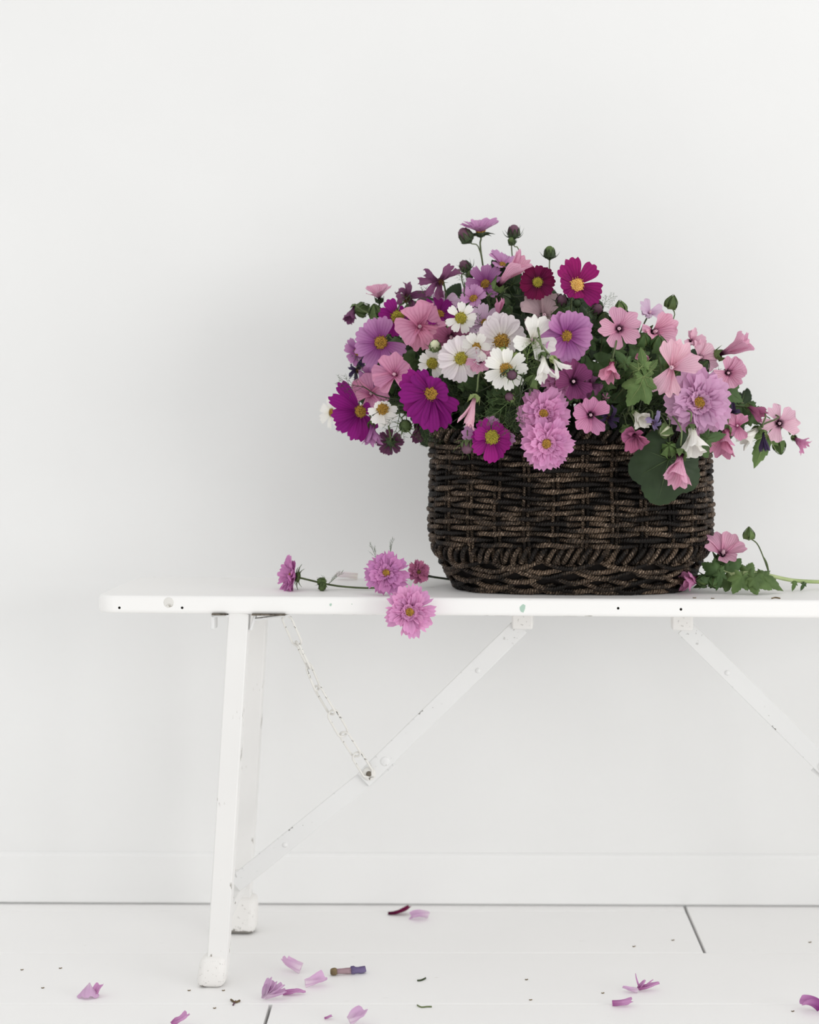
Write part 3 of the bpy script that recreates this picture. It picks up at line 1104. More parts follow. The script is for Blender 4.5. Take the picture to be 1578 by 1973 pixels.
def leaf(kind, px, py, dd, r, fx, fz, roll, label, green='leafmid', group=None, depth=None, route=None, holder=None, cat='leaf', lobes=5, petiole=True):
    """blade base (petiole joint) at px,py; roll = in-face direction of the tip, 0 = right, 90 = up"""
    SEED[0] += 1
    sd = SEED[0]
    d = depth if depth is not None else depth0(px, py) + dd
    R = r * d / F
    f = facing(fx, fz)
    pos = P(px, py, d)
    m = frame(pos, f, roll)
    root = empty('mallow_leaf', mat=m, label=label, cat=cat, group=group) if holder is None else holder(m, R)
    link('blade', leaf_mesh(R, kind, sd, G[green], lobes), root)
    if r > 24:
        mb = MB()
        for a, L in ((0, .86), (48, .62), (-48, .62), (98, .45), (-98, .45)):
            pts = []
            for j in range(5):
                t = j / 4 * L
                x, y = t * math.cos(math.radians(a)), t * math.sin(math.radians(a))
                phi = math.atan2(y, x) if t > 0 else 0
                z = -.22 * t * t * 1.0 + .10 * abs(math.sin(phi * 2.5)) * t + .012
                pts.append(Vector((x, y, z + .01)) * R)
            mb.tube(pts, lambda t: R * .012 * (1.2 - t), 4)
        mb.build('veins', G['vein'] if green == 'leafbig' else G['calyxlight'] if green == 'leaf' else G['calyx'], root)
    if holder is None and petiole:
        add_stem(root, m, route if route else stem_route(pos, f, .004), .0008, G['stem' if green != 'leafdark' else 'stemdark'], name='petiole')
    return root

_feather = {}
def feather_mesh(var, green):
    key = (var, green)
    if key in _feather: return _feather[key]
    rnd = random.Random(900 + var)
    mb = MB()
    L = .058
    for i in range(6):
        t = i / 5
        base = Vector((L * t, .004 * math.sin(t * 3), 0))
        for sgn in (-1, 1):
            ll = L * (.62 - .38 * t) * rnd.uniform(.8, 1.2)
            a = math.radians(rnd.uniform(32, 58)) * sgn
            el = rnd.uniform(-.5, .5)
            dr = Vector((math.cos(a), math.sin(a), el)).normalized()
            cv = Vector((.2, 0, rnd.uniform(-.4, .4)))
            p1 = base + dr * ll * .55 + cv * ll * .1; p2 = base + dr * ll + cv * ll * .45
            mb.tube([base, p1, p2], lambda q: .00055 * (1.15 - q), 3, cap=False)
            for q in (.5, .8):
                b2 = base.lerp(p2, q)
                for s2 in (-1, 1):
                    a2 = a + s2 * math.radians(rnd.uniform(25, 50))
                    d2 = Vector((math.cos(a2), math.sin(a2), el + rnd.uniform(-.4, .4))).normalized()
                    mb.tube([b2, b2 + d2 * ll * .22, b2 + d2 * ll * .38 + cv * ll * .1], lambda w: .00045 * (1.2 - w), 3, cap=False)
    mb.tube([(0, 0, 0), (L * .5, .004 * math.sin(1.5), 0), (L * 1.1, 0, 0)], lambda q: .0008 * (1.1 - .7 * q), 5)
    me = mesh('fronds', mb.v, mb.f, G[green], mb.u)
    _feather[key] = me
    return me

def feather(px, py, dd, sc, ang, label, group, green='feather', depth=None, tilt=0, stem=True):
    SEED[0] += 1
    rnd = random.Random(SEED[0])
    d = depth if depth is not None else depth0(px, py) + dd
    pos = P(px, py, d)
    a = math.radians(ang)
    x = Vector((math.cos(a), tilt, math.sin(a))).normalized()
    z = Vector((0, -1, .2)); z = (z - x * z.dot(x)).normalized()
    y = z.cross(x)
    m = Matrix((x, y, z)).transposed().to_4x4(); m.translation = pos
    root = empty('cosmos_frond', mat=m, label=label, cat='frond', group=group)
    o = link('fronds', feather_mesh(rnd.randrange(6), green), root)
    o.scale = (sc, sc, sc)
    if stem:
        add_stem(root, m, stem_route(pos, x, .0), .0008, G['stemdark'])
    return root

# ---- single cosmos
fl = flower
fl('cos', 'mauve', 734, 660, 0, 53, -.12, .05, 'lilac-mauve cosmos with a speckled gold disc, beside the damaged magenta cosmos', A=[78, 118, 158, 202, 244, 286, 340], th=(70, 88))
fl('cos', 'magenta', 766, 611, .01, 40, 0, .05, 'damaged magenta cosmos with a big green-yellow disc and petals missing', A=[122, 172, 262, 300, 40, 350], Ls=[1, .95, 1, .6, .55, .5], disc=.33, dm='yellow', w=.55)
fl('cos', 'magenta', 832, 757, -.025, 66, -.25, -.12, 'largest deep magenta cosmos, its petals hanging over the left rim of the basket', A=[118, 150, 180, 212, 242, 270, 298, 330, 15, 65], Ls=[.8, 1.05, 1.0, 1.0, 1.08, 1.2, 1.15, .95, .6, .55], disc=.21, th=(66, 92), w=.52)
fl('cos', 'magenta', 694, 793, 0, 54, .38, .12, 'deep magenta cosmos turned sideways beside the small white cosmos, narrow upper petals', A=[125, 156, 190, 218, 246, 274, 302, 20], Ls=[1.3, 1.35, 1.15, 1.1, 1.1, 1.1, .9, .4], disc=.22, th=(72, 95))
fl('cos', 'white', 888, 613, -.015, 31, 0, .05, 'small pure white cosmos with eight petals above the other white ones', A=[90, 48, 5, 330, 290, 245, 200, 140], disc=.36, dm='yellow', green='calyxlight')
fl('cos', 'blush', 888, 691, -.012, 47, -.1, 0, 'white cosmos with spread wedge petals and gaps between them', A=[162, 188, 228, 268, 315, 20, 85, 120], disc=.27, dm='yellow', w=.56)
fl('cos', 'blush', 966, 658, .0, 56, 0, -.12, 'tall-petalled blush white cosmos with an orange-gold disc', A=[104, 70, 132, 165, 30, 200, 250, 340], Ls=[1.05, 1, .95, .9, .9, .7, .6, .6], disc=.27, w=.62)
fl('cos', 'white', 975, 711, -.035, 46, 0, -.05, 'white cosmos partly covered by a round plum bud', n=9, disc=.26, dm='gold')
fl('cos', 'white', 737, 787, -.03, 32, 0, -.25, 'small white cosmos with drooping petals beside the sideways magenta cosmos', A=[95, 140, 195, 232, 262, 292, 325, 0, 45], Ls=[.5, .6, .95, 1.1, 1.15, 1.15, 1.05, .95, .6], disc=.36)
fl('cos', 'white', 833, 700, -.003, 30, -.1, .05, 'little white cosmos with an olive disc tucked above the largest magenta cosmos', A=[150, 100, 60, 200, 290, 330, 10], disc=.36, dm='yellow', w=.5)
fl('cos', 'white', 919, 668, -.012, 32, -.35, -.3, 'curled white cosmos squeezed between two bigger white cosmos', n=7, disc=.3, th=(55, 110))
fl('cos', 'crimson', 1036, 544, .0, 36, 0, .1, 'dark crimson cosmos with overlapping toothed petals', n=9, disc=.27, dm='yellow', th=(76, 90), w=.50)
fl('cos', 'wine', 1111, 550, -.01, 57, .1, .1, 'wine-red cosmos with a pale golden disc standing above the bouquet', A=[103, 128, 46, 350, 316, 170, 215, 265], Ls=[1, .9, .95, .92, 1.0, .62, .55, .5], disc=.24, dm='pale', w=.46)
fl('cos', 'mauve', 1091, 647, -.015, 55, .2, -.08, 'wide rosy-mauve cosmos with broad overlapping petals', n=8, disc=.21, w=.60, th=(60, 90))
fl('cos', 'violet', 947, 842, 0, 47, .12, -.05, 'bright magenta cosmos with a green-yellow disc in front of the basket rim', depth=2.262, A=[128, 160, 185, 222, 262, 292, 325, 5, 55], Ls=[.9, .8, .85, 1, 1.1, 1, .9, .8, .7], disc=.30, dm='yellow', w=.5)
fl('cos', 'lavender', 943, 838, 0, 56, 0, 0, 'pale lavender cosmos mostly hidden behind the bright magenta one', depth=2.272, A=[174, 196, 350, 245, 85], Ls=[1, .5, .95, .6, .7], disc=.16, w=.42)
fl('cos', 'lavender', 913, 576, .02, 30, -.25, .45, 'small lavender cosmos half closed around its gold disc', n=8, th=(45, 80), disc=.3)
fl('cos', 'lavender', 926, 447, 0, 44, -.08, .97, 'mauve cosmos seen from the side, highest flower of the bouquet', n=8, th=(48, 72), disc=.2, green='calyxdark', cal=.7, w=.7)
fl('cos', 'lavender', 968, 512, .03, 38, .35, .8, 'mauve cosmos tilted skywards behind the long pink mallow trumpet', n=7, th=(50, 80))
fl('cos', 'mauve', 936, 548, .04, 42, -.35, .35, 'mauve cosmos with crumpled petals below the highest flower', n=8, th=(55, 95), nz=.12)
fl('cos', 'dusk', 752, 852, .07, 28, -.2, -.1, 'dusky plum cosmos seen from behind with a dark green calyx', n=8, back=True, green='calyxdark', cal=.85)
fl('cos', 'white', 640, 795, .10, 32, -.75, .0, 'white cosmos turned away towards the wall', n=7, green='calyxlight')
fl('cos', 'mauve', 690, 678, .05, 32, -.6, -.35, 'mauve cosmos peeping out behind the lilac-mauve one', n=7, th=(60, 100))
fl('cos', 'mauve', 716, 726, .035, 30, -.6, -.3, 'crumpled mauve cosmos beside the dried indigo one', n=7, nz=.15, th=(45, 95))
fl('cos', 'lilac', 934, 622, .025, 38, -.1, .35, 'pale lilac cosmos standing behind the tall-petalled white one', n=8, disc=.2, th=(55, 85))
fl('cos', 'magenta', 846, 606, .03, 40, .2, .6, 'magenta cosmos lying on its side beside the small pure white one', n=8, th=(60, 95))
# ---- double cosmos
fl('dbl', 'dblpink', 1047, 797, 0, 54, -.02, .05, 'upper of two fluffy pink double cosmos stacked at the rim', depth=2.256)
fl('dbl', 'dblpink', 1052, 853, 0, 55, .03, -.15, 'lower of two fluffy pink double cosmos, hanging over the basket rim', depth=2.240)
fl('dbl', 'dblpink', 1073, 740, 0, 33, .15, .3, 'small pink double cosmos just above the two stacked ones', depth=2.285)
fl('dbl', 'dbllav', 1346, 776, -.02, 66, .02, .02, 'large lavender semi-double cosmos beside the shell pink mallow', wid=1.25)
# ---- open mallows
fl('lav', 'pink', 1192, 634, 0, 44, 0, .05, 'open pink mallow with dark eye and five separate petals', A=[95, 32, 325, 258, 178], w=.50)
fl('lav', 'coral', 808, 630, .015, 46, .1, .05, 'rose pink mallow with a pale stamen beside the damaged magenta cosmos', w=.8, nz=.2)
fl('lav', 'shell', 1296, 708, -.02, 54, -.25, .0, 'shell pink mallow with fanned veined petals beside the lavender semi-double cosmos', A=[102, 66, 12, 240, 278], w=.46, th=(45, 92))
fl('lav', 'pink', 1401, 719, 0, 35, .12, .05, 'cup-shaped pink mallow below the pink trumpet', w=.68, th=(40, 72))
fl('lav', 'palepink', 1500, 816, 0, 37, .05, .05, 'pale pink mallow with a dark eye at the outer tip of the spray', w=.56, th=(55, 88))
fl('lav', 'plum', 1104, 736, .0, 40, .05, .1, 'plum-purple mallow with dark veins beside the small pink double cosmos', w=.6)
fl('lav', 'mallow', 1137, 799, .0, 38, .05, -.05, 'mauve-pink mallow with dark veins beside the stacked double cosmos', A=[95, 40, 310, 245, 165], w=.55)
fl('lav', 'rose', 763, 722, .0, 40, -.3, .1, 'rose mallow half covered by the largest magenta cosmos', w=.82)
fl('lav', 'rose', 716, 760, .03, 38, -.1, .2, 'pale rose mallow behind the small drooping white cosmos', w=.8)
fl('lav', 'deeprose', 868, 645, .02, 40, .1, -.45, 'ruffled deep rose mallow under the small pure white cosmos', w=.66, nz=.14)
fl('lav', 'pink', 1255, 642, .02, 46, .5, .25, 'pink mallow facing the window beside the dark-eyed open pink one', w=.6, th=(34, 70))
fl('lav', 'pink', 731, 577, .03, 32, -.1, .95, 'pink mallow cup facing the ceiling above the spiky green calyx', w=.66, th=(34, 66), green='calyxdark')
fl('lav', 'greypink', 1048, 612, .05, 50, 0, .3, 'dusky pale pink mallow in shade below the dark crimson cosmos', w=.66)
fl('lav', 'palepink', 1345, 692, .03, 36, .4, .3, 'pale pink mallow half hidden behind the lavender semi-double cosmos', w=.6)
fl('lav', 'rose', 1421, 820, -.005, 28, -.2, .0, 'small ruffled rose mallow beside the coral folded one', w=.6, nz=.18)
fl('lav', 'lilac', 1250, 606, .10, 28, .3, .6, 'pale lilac mallow peeking out at the back', w=.6)
fl('lav', 'pink', 925, 696, .0, 28, 0, .2, 'dusty pink mallow between the white cosmos', w=.66, nz=.15)
fl('lav', 'lilac', 858, 592, .045, 30, -.2, .4, 'pale mauve mallow behind the small pure white cosmos', w=.66, nz=.15)
fl('lav', 'white', 1024, 656, -.022, 48, .25, .1, 'white mallow with broad propeller petals beside the wide rosy-mauve cosmos', A=[98, 58, 345, 300, 200], w=.42, th=(50, 85))
# ---- closed, folded and hanging mallows
fl('lavc', 'pink', 958, 553, .01, 80, .62, .70, 'long pink folded mallow trumpet reaching up beside the dark crimson cosmos', w=.20, th=(4, 16))
fl('lavc', 'pink', 1384, 684, .01, 72, .86, .38, 'pink mallow trumpet sticking out sideways above the cup-shaped one', w=.20, th=(5, 26))
fl('lavc', 'shell', 915, 766, -.02, 62, -.28, -.9, 'furled shell pink mallow hanging upside down on dark foliage', w=.17, th=(6, 12), green='calyxlight')
fl('lavc', 'pink', 1311, 872, 0, 70, -.1, -.9, 'pink veined mallow drooping over the big dark leaf', depth=2.245, w=.30, th=(10, 34))
fl('lavc', 'coral', 1180, 697, -.005, 46, -.15, -.75, 'small folded coral pink mallow near the pointed green leaves', w=.30, th=(12, 30))
fl('lavc', 'coral', 1238, 674, -.01, 26, -.1, -.6, 'tiny curled pink mallow petals above the pointed green leaves', w=.34, th=(14, 40))
fl('lavc', 'white', 1332, 824, 0, 62, .05, -.85, 'white mallow drooping below the lavender semi-double cosmos', depth=2.262, w=.32, th=(12, 40), nz=.10)
fl('lavc', 'offwhite', 1222, 795, 0, 40, .45, -.5, 'folded off-white mallow above the deep rose shell-like one', depth=2.268, w=.36, th=(14, 36))
fl('lavc', 'white', 1046, 684, -.03, 54, .1, -.9, 'white mallow hanging with narrow limp petals', w=.22, th=(8, 30))
fl('lavc', 'white', 1064, 690, -.03, 44, .6, -.7, 'limp white mallow with thread-like petals below the wide rosy-mauve cosmos', w=.13, th=(10, 40), n=4, green='calyxlight')
fl('lavc', 'deeprose', 1222, 835, 0, 38, -.1, -.45, 'deep rose crumpled mallow like a shell at the basket rim', depth=2.255, w=.5, th=(25, 55), nz=.2)
fl('lavc', 'white', 1460, 826, .0, 50, -.65, -.6, 'white folded mallow pointing down beside the dried indigo petal roll', w=.26, th=(8, 24))
fl('lavc', 'deeprose', 1440, 782, .01, 42, .75, -.5, 'deep rose furled mallow above the pale pink dark-eyed one', w=.22, th=(6, 18))
fl('lavc', 'mallow', 1528, 842, .0, 36, .65, -.6, 'withering mauve mallow at the very tip of the spray', w=.26, th=(8, 50), nz=.25)
fl('lavc', 'coral', 1400, 825, -.01, 58, -.25, -.85, 'coral rose folded mallow hanging beside the white drooping one', w=.34, th=(12, 32))
fl('lavc', 'mauve', 716, 815, .01, 46, .05, -.9, 'mauve folded cosmos hanging under the small drooping white one', w=.26, th=(8, 26), name='folded_cosmos_flower')
fl('lavc', 'rose', 957, 616, .02, 44, .1, .9, 'pink furled spike rising behind the tall-petalled white cosmos', w=.16, th=(4, 14))
fl('lavc', 'dried', 684, 590, .03, 38, -.3, -.8, 'withered plum mallow drooping from a spiky green calyx', w=.28, th=(10, 24), nz=.2, route=[P(685, 588, 2.43), P(697, 597, 2.43), P(720, 612, 2.43), P(780, 680, 2.42), P(900, 790, 2.42), P(960, 880, 2.42)])
fl('lavc', 'dusk', 803, 818, .05, 36, 0, -.9, 'dark plum limp flower hanging beside the basket rim', w=.28, th=(10, 26), green='calyxdark')
fl('lavc', 'indigo', 1470, 832, -.015, 40, .1, -.95, 'dried indigo rolled mallow hanging over a green leaf', w=.12, th=(3, 8), nz=.08)
fl('lavc', 'palepink', 1330, 660, .03, 34, .3, .4, 'withering pale pink mallow behind the shell pink one', w=.3, th=(14, 60), nz=.22)
# ---- withered heads
fl('wilt', 'dried', 848, 544, .0, 28, -.2, .15, 'withered plum cosmos with a brown disc standing clear of the bouquet', green='calyx')
fl('wilt', 'dried', 783, 576, .03, 34, .2, .5, 'drooping withered plum cosmos beside the ceiling-facing pink mallow', n=5)
fl('wilt', 'indigo', 690, 714, .03, 20, -.4, .1, 'dried indigo cosmos above the sideways magenta one', n=5)
fl('wilt', 'indigo', 1407, 794, .02, 16, 0, 0, 'tiny dried indigo flower behind the ruffled rose mallow', n=5)
fl('wilt', 'indigo', 1170, 806, .01, 22, .3, 0, 'dried violet flower beside the mauve-pink mallow', n=5)
fl('wilt', 'driedlav', 1258, 814, 0, 20, .3, -.3, 'dried lavender petals curling off the off-white folded mallow', depth=2.262, n=4)
fl('wilt', 'dried', 1135, 742, .012, 28, .3, .1, 'withered violet petals behind the plum-purple mallow', n=6)

# ---- buds
bd = bud
bd('cos', 897, 454, -.005, 15, -.55, .75, 'plump plum cosmos bud beside the highest flower', body='budplum', green='calyxdark', sep=.4)
bd('cos', 990, 447, 0, 13, 0, .9, 'upright green cosmos bud with thin whiskers on a tall stalk', body='budplum', green='calyxdark')
bd('cos', 986, 465, .01, 8, -.4, .7, 'tiny green bud under the upright whiskered one', green='calyxdark', sep=.7)
bd('cos', 1059, 487, .01, 12, 0, .95, 'lone green cosmos bud above the dark crimson cosmos', green='calyxdark', sep=.8)
bd('cos', 896, 513, .03, 12, -.5, .6, 'dark whiskered cosmos bud beside the withered plum cosmos', body='budplum', green='calyxdark')
bd('cos', 906, 528, .03, 9, .2, .3, 'small dark bud hanging under the dark whiskered one', green='calyxdark')
bd('cos', 1083, 579, .015, 13, 0, .4, 'plum cosmos bud below the wine-red cosmos', body='budplum', green='calyxdark')
bd('cos', 1112, 584, .0, 10, .0, .1, 'nearly black cosmos bud against the wine-red petals', body='calyxdark', green='calyxdark', sep=.7)
bd('cos', 1150, 596, .005, 13, .3, .3, 'whiskered plum bud beside the dark-eyed open pink mallow', body='budplum', green='calyxdark')
bd('cos', 838, 666, -.012, 12, 0, .5, 'creamy white cosmos bud above the little white cosmos', body='budwhite', green='calyx', sep=.8)
bd('cos', 986, 722, -.052, 12, .05, -.1, 'round plum bud with long thin sepals in front of a white cosmos', body='budplum', green='calyx', sep=1.3)
bd('cos', 969, 678, -.03, 11, -.1, .2, 'light green bud in front of the tall-petalled white cosmos', green='calyxlight', body='calyxlight')
bd('cos', 995, 687, -.03, 10, .1, .1, 'pale green bud beside the bright feathery tuft', green='calyxlight', body='calyxlight')
bd('cos', 900, 862, 0, 14, -.1, -.55, 'plum cosmos bud with spreading sepals hanging before the basket rim', body='budplum', green='calyx', depth=2.262, sep=1.2)
bd('cos', 781, 820, .005, 13, 0, .2, 'green cosmos bud below the largest magenta cosmos', green='calyx', sep=1.3)
bd('cos', 982, 765, -.02, 11, -.3, .2, 'small dark cosmos bud under the half covered white cosmos', body='budplum', green='calyx', sep=1.2)
bd('lav', 1028, 733, -.02, 16, .1, .6, 'plump green mallow bud between white cosmos and pink double cosmos', green='calyx')
bd('lav', 1294, 583, .0, 13, .2, .9, 'solitary green mallow bud on a long thin curved stalk', route=[P(1294, 592, 2.36), P(1300, 606, 2.36), P(1291, 628, 2.36), P(1281, 655, 2.37), P(1240, 730, 2.40), P(1180, 850, 2.42)])
bd('lav', 1269, 664, -.02, 17, 0, .85, 'sharp green mallow bud above the shell pink mallow', green='leafmid')
bd('lav', 1239, 655, -.01, 16, .1, .6, 'green star-shaped mallow calyx between two pink mallows', green='leafmid')
bd('lav', 1207, 828, 0, 13, 0, .3, 'round green mallow bud beside the deep rose shell-like flower', depth=2.262)
bd('lav', 1289, 866, 0, 17, -.1, .4, 'fat green mallow bud above the big dark leaf', depth=2.255, green='leaf')
bd('lav', 1281, 831, 0, 15, -.6, -.3, 'white mallow bud under the lavender semi-double cosmos', depth=2.258, body='budwhite', green='calyx')
bd('lav', 697, 597, .03, 15, -.7, -.1, 'spiky green mallow calyx holding a withered plum flower', green='calyx')
bd('lav', 723, 600, .03, 14, -.1, .8, 'spiky green mallow bud near the damaged magenta cosmos', green='calyx')
bd('lav', 1502, 862, .01, 13, .1, -.8, 'green mallow calyx pointing down under the pale pink dark-eyed mallow', green='leaf')
bd('lav', 972, 577, .005, 14, -.3, .5, 'dark green mallow bud under the long pink trumpet', green='calyxdark', body='calyxdark')
bd('lav', 1167, 764, .0, 10, -.1, -.2, 'tiny pink-tipped mallow bud on dark foliage', body='budpink', green='calyxdark')
bd('lav', 1196, 592, .01, 12, -.2, .9, 'green mallow bud just above the dark-eyed open pink mallow', green='calyx')
bd('lav', 1354, 706, .0, 15, .5, .6, 'green mallow bud beside the pale pink half hidden mallow', green='calyxdark')
bd('lav', 1163, 612, .012, 13, 0, .6, 'dark green mallow bud beside the whiskered plum one', green='calyxdark')

# ---- leaves that show on their own
leaf('broad', 1288, 884, 0, 94, .05, -.05, 258, 'big dark green lobed leaf hanging against the front of the basket', 'leafbig', depth=2.262)
leaf('point', 1240, 706, -.03, 40, -.1, .1, 98, 'pointed star-like green leaf standing up among the pink mallows', 'leaf')
leaf('point', 1232, 712, -.028, 34, -.4, .2, 152, 'slim green leaf spreading from the star-like pointed leaf', 'leaf')
leaf('point', 1250, 712, -.028, 34, .35, .2, 40, 'small green leaf between the star-like leaf and the shell pink mallow', 'leaf')
leaf('palm', 1222, 690, -.01, 30, -.1, .4, 60, 'little shaded green leaf under the tiny curled pink petals', 'leafmid')
leaf('point', 1240, 725, -.03, 48, .3, -.2, 300, 'green pointed leaf hanging beside the off-white folded mallow', 'leaf')
leaf('palm', 1238, 738, -.022, 54, -.2, .1, 235, 'broad fresh green leaf below the star-like pointed one', 'leaf')
leaf('point', 1205, 700, -.015, 40, -.3, .3, 130, 'small green leaf beside the folded coral mallow', 'leafmid')
leaf('palm', 1275, 705, .005, 52, .2, .2, 300, 'shaded green leaf behind the shell pink mallow', 'leafmid')
leaf('palm', 1398, 752, .01, 42, .2, .2, 330, 'toothed green leaf beside the lavender semi-double cosmos', 'leafmid')
leaf('point', 1478, 838, .005, 72, .0, -.1, 252, 'hanging green leaf behind the dried indigo roll', 'leaf')
leaf('point', 1362, 846, .0, 44, .2, -.1, 10, 'green leaf beside the drooping white mallow', 'leafmid', depth=2.275)
leaf('palm', 1445, 800, .02, 40, .2, .2, 20, 'small green leaf behind the white folded mallow', 'leafmid')
leaf('palm', 1350, 850, 0, 40, .3, -.1, 300, 'small dark leaf beside the drooping pink mallow', 'leafmid', depth=2.30)
leaf('point', 1190, 675, .01, 40, 0, .3, 60, 'narrow green leaf under the dark-eyed open pink mallow', 'leafmid')
feather(1008, 692, -.024, .42, 40, 'bright feathery green tuft in front of the white mallow', 'bright feathery tufts', 'featherlight')
feather(1015, 700, -.026, .42, 75, 'bright feathery green tuft beside the pale green bud', 'bright feathery tufts', 'featherlight')
feather(1015, 712, -.026, .36, 10, 'bright feathery green tuft above the plump green mallow bud', 'bright feathery tufts', 'featherlight')
for (x, y, a, s, lb) in ((770, 800, 250, .55, 'beside the dusky plum cosmos seen from behind'), (668, 805, 245, .3, 'under the sideways magenta cosmos'),
                         (800, 805, 300, .5, 'beside the dark plum limp flower'), (700, 745, 165, .5, 'above the sideways magenta cosmos'),
                         (985, 770, 215, .7, 'below the half covered white cosmos'), (1000, 775, 250, .6, 'beside the upper pink double cosmos'),
                         (895, 545, 100, .3, 'beside the dark whiskered bud'), (1160, 590, 40, .3, 'above the dark-eyed open pink mallow')):
    feather(x, y, .0 if a not in (215, 250) else -.02, s, a, 'thread-like curling cosmos frond ' + lb, 'curling cosmos threads')

# ---- shaded foliage filling the bouquet
POLY = [(735, 620), (850, 590), (905, 540), (960, 520), (1010, 560), (1150, 600), (1230, 630), (1300, 680), (1370, 710), (1440, 790), (1450, 830), (1350, 850), (1200, 835), (1000, 830), (880, 830), (790, 810), (710, 760)]
def inside(x, y):
    c = False
    for i in range(len(POLY)):
        x1, y1 = POLY[i]; x2, y2 = POLY[i - 1]
        if (y1 > y) != (y2 > y) and x < (x2 - x1) * (y - y1) / (y2 - y1) + x1: c = not c
    return c
ANCH = [(734, 660, 'lilac-mauve cosmos'), (832, 757, 'largest magenta cosmos'), (888, 613, 'small pure white cosmos'), (966, 658, 'tall-petalled white cosmos'),
        (1036, 544, 'dark crimson cosmos'), (1111, 550, 'wine-red cosmos'), (1091, 647, 'wide rosy-mauve cosmos'), (1192, 634, 'dark-eyed open pink mallow'),
        (1296, 708, 'shell pink mallow'), (1346, 776, 'lavender semi-double cosmos'), (1500, 816, 'outermost pale pink mallow'), (1137, 799, 'mauve-pink mallow'),
        (1047, 797, 'stacked pink double cosmos'), (947, 842, 'bright magenta cosmos'), (975, 711, 'half covered white cosmos'), (808, 630, 'rose pink mallow'),
        (763, 722, 'half covered rose mallow'), (1401, 719, 'cup-shaped pink mallow'), (1238, 720, 'star-like pointed leaf'), (936, 548, 'crumpled mauve cosmos'),
        (1104, 736, 'plum-purple mallow'), (1222, 830, 'deep rose shell-like mallow'), (694, 793, 'sideways magenta cosmos')]
def near(x, y):
    return min(ANCH, key=lambda a: (a[0] - x) ** 2 + (a[1] - y) ** 2)[2]
rf = random.Random(31)
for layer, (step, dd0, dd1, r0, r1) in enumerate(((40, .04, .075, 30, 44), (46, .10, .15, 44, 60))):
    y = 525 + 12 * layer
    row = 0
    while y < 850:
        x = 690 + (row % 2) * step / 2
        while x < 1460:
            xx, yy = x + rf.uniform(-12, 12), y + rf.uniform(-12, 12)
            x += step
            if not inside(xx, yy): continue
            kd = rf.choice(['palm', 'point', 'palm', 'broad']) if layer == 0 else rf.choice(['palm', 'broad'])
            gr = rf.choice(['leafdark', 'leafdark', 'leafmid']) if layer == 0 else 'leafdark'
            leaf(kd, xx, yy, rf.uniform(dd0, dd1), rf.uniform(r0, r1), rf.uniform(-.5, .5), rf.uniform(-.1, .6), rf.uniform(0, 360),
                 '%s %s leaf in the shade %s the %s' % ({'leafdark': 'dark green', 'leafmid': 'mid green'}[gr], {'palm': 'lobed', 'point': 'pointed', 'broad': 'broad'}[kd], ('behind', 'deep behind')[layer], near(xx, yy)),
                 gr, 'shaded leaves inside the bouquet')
        y += step * .86; row += 1
cnt = 0
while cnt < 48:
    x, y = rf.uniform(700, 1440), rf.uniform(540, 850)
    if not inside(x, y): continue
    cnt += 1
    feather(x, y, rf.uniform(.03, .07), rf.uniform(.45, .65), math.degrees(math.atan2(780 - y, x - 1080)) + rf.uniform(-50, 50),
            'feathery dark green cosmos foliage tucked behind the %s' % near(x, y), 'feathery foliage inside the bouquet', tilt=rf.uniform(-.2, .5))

# ------------------------------------------------------------------ fallen sprigs on the bench
def bench_top_depth(py):
    return (CAMZ - TOPZ) * F / (py - VY)

def head_holder(root, name, mat):
    """a head of a sprig: its calyx mesh is the part, the petals are sub-parts"""
    def h(m, R):
        mb = MB()
        mb.lathe([(R * .03, -R * .20), (R * .15, -R * .16), (R * .22, -R * .06), (R * .18, 0)], 10)
        for k in range(8):
            a = k / 8 * 6.283
            pts = [((R * .15 + R * .38 * t) * math.cos(a), (R * .15 + R * .38 * t) * math.sin(a), -R * .1 + R * (.12 * t - .2 * t * t)) for t in (0, .33, .66, 1)]
            mb.tube(pts, lambda t: R * .04 * (1 - .8 * t), 4)
        o = mb.build(name, mat, root)
        o.matrix_local = root.matrix_world.inverted() @ m
        return o
    return h

def sprig(name, label, pos, cat='flower'):
    m = Matrix.Translation(pos)
    r = empty(name, mat=m, label=label, cat=cat)
    bpy.context.view_layer.update()
    return r

# side-lying double cosmos with its bud and stem
s1 = sprig('double_cosmos_sprig', 'pink double cosmos lying sideways on the bench with a long green stem and bud', P(625, 1131, 2.385))
flower('dbl', 'benchpink', 570, 1111, 0, 47, -.90, .16, '', root=s1, depth=2.385, holder=head_holder(s1, 'flower_head', G['calyx']), th=(50, 72), wid=1.0)
def bud_holder(root, name='bud'):
    def h(m, R):
        mb = MB(); mb.lathe([(R * .1, -R * 1.3), (R * .5, -R), (R * .85, -R * .4), (R * .9, -R * .2)], 10)
        o = mb.build(name, G['calyx'], root)
        o.matrix_local = root.matrix_world.inverted() @ m
        return o
    return h
bud('cos', 619, 1121, 0, 9, -.6, .2, '', depth=2.38, holder=bud_holder(s1), body='calyx', sep=.9)
bud('cos', 621, 1131, 0, 8, -.2, -.6, '', depth=2.375, holder=bud_holder(s1), body='calyx', sep=.8)
add_stem(s1, s1.matrix_world, [P(571, 1112, 2.385), P(585, 1115, 2.387), P(610, 1121, 2.39), P(650, 1129, 2.39), P(705, 1133, 2.385), P(760, 1131, 2.39)], .0012, G['stem'])
mbf = link('fronds', feather_mesh(1, 'feather'), s1)
mbf.matrix_local = s1.matrix_world.inverted() @ Matrix.Translation(P(632, 1126, 2.38)) @ Matrix.Rotation(math.radians(-40), 4, 'Y') @ Matrix.Scale(.36, 4)
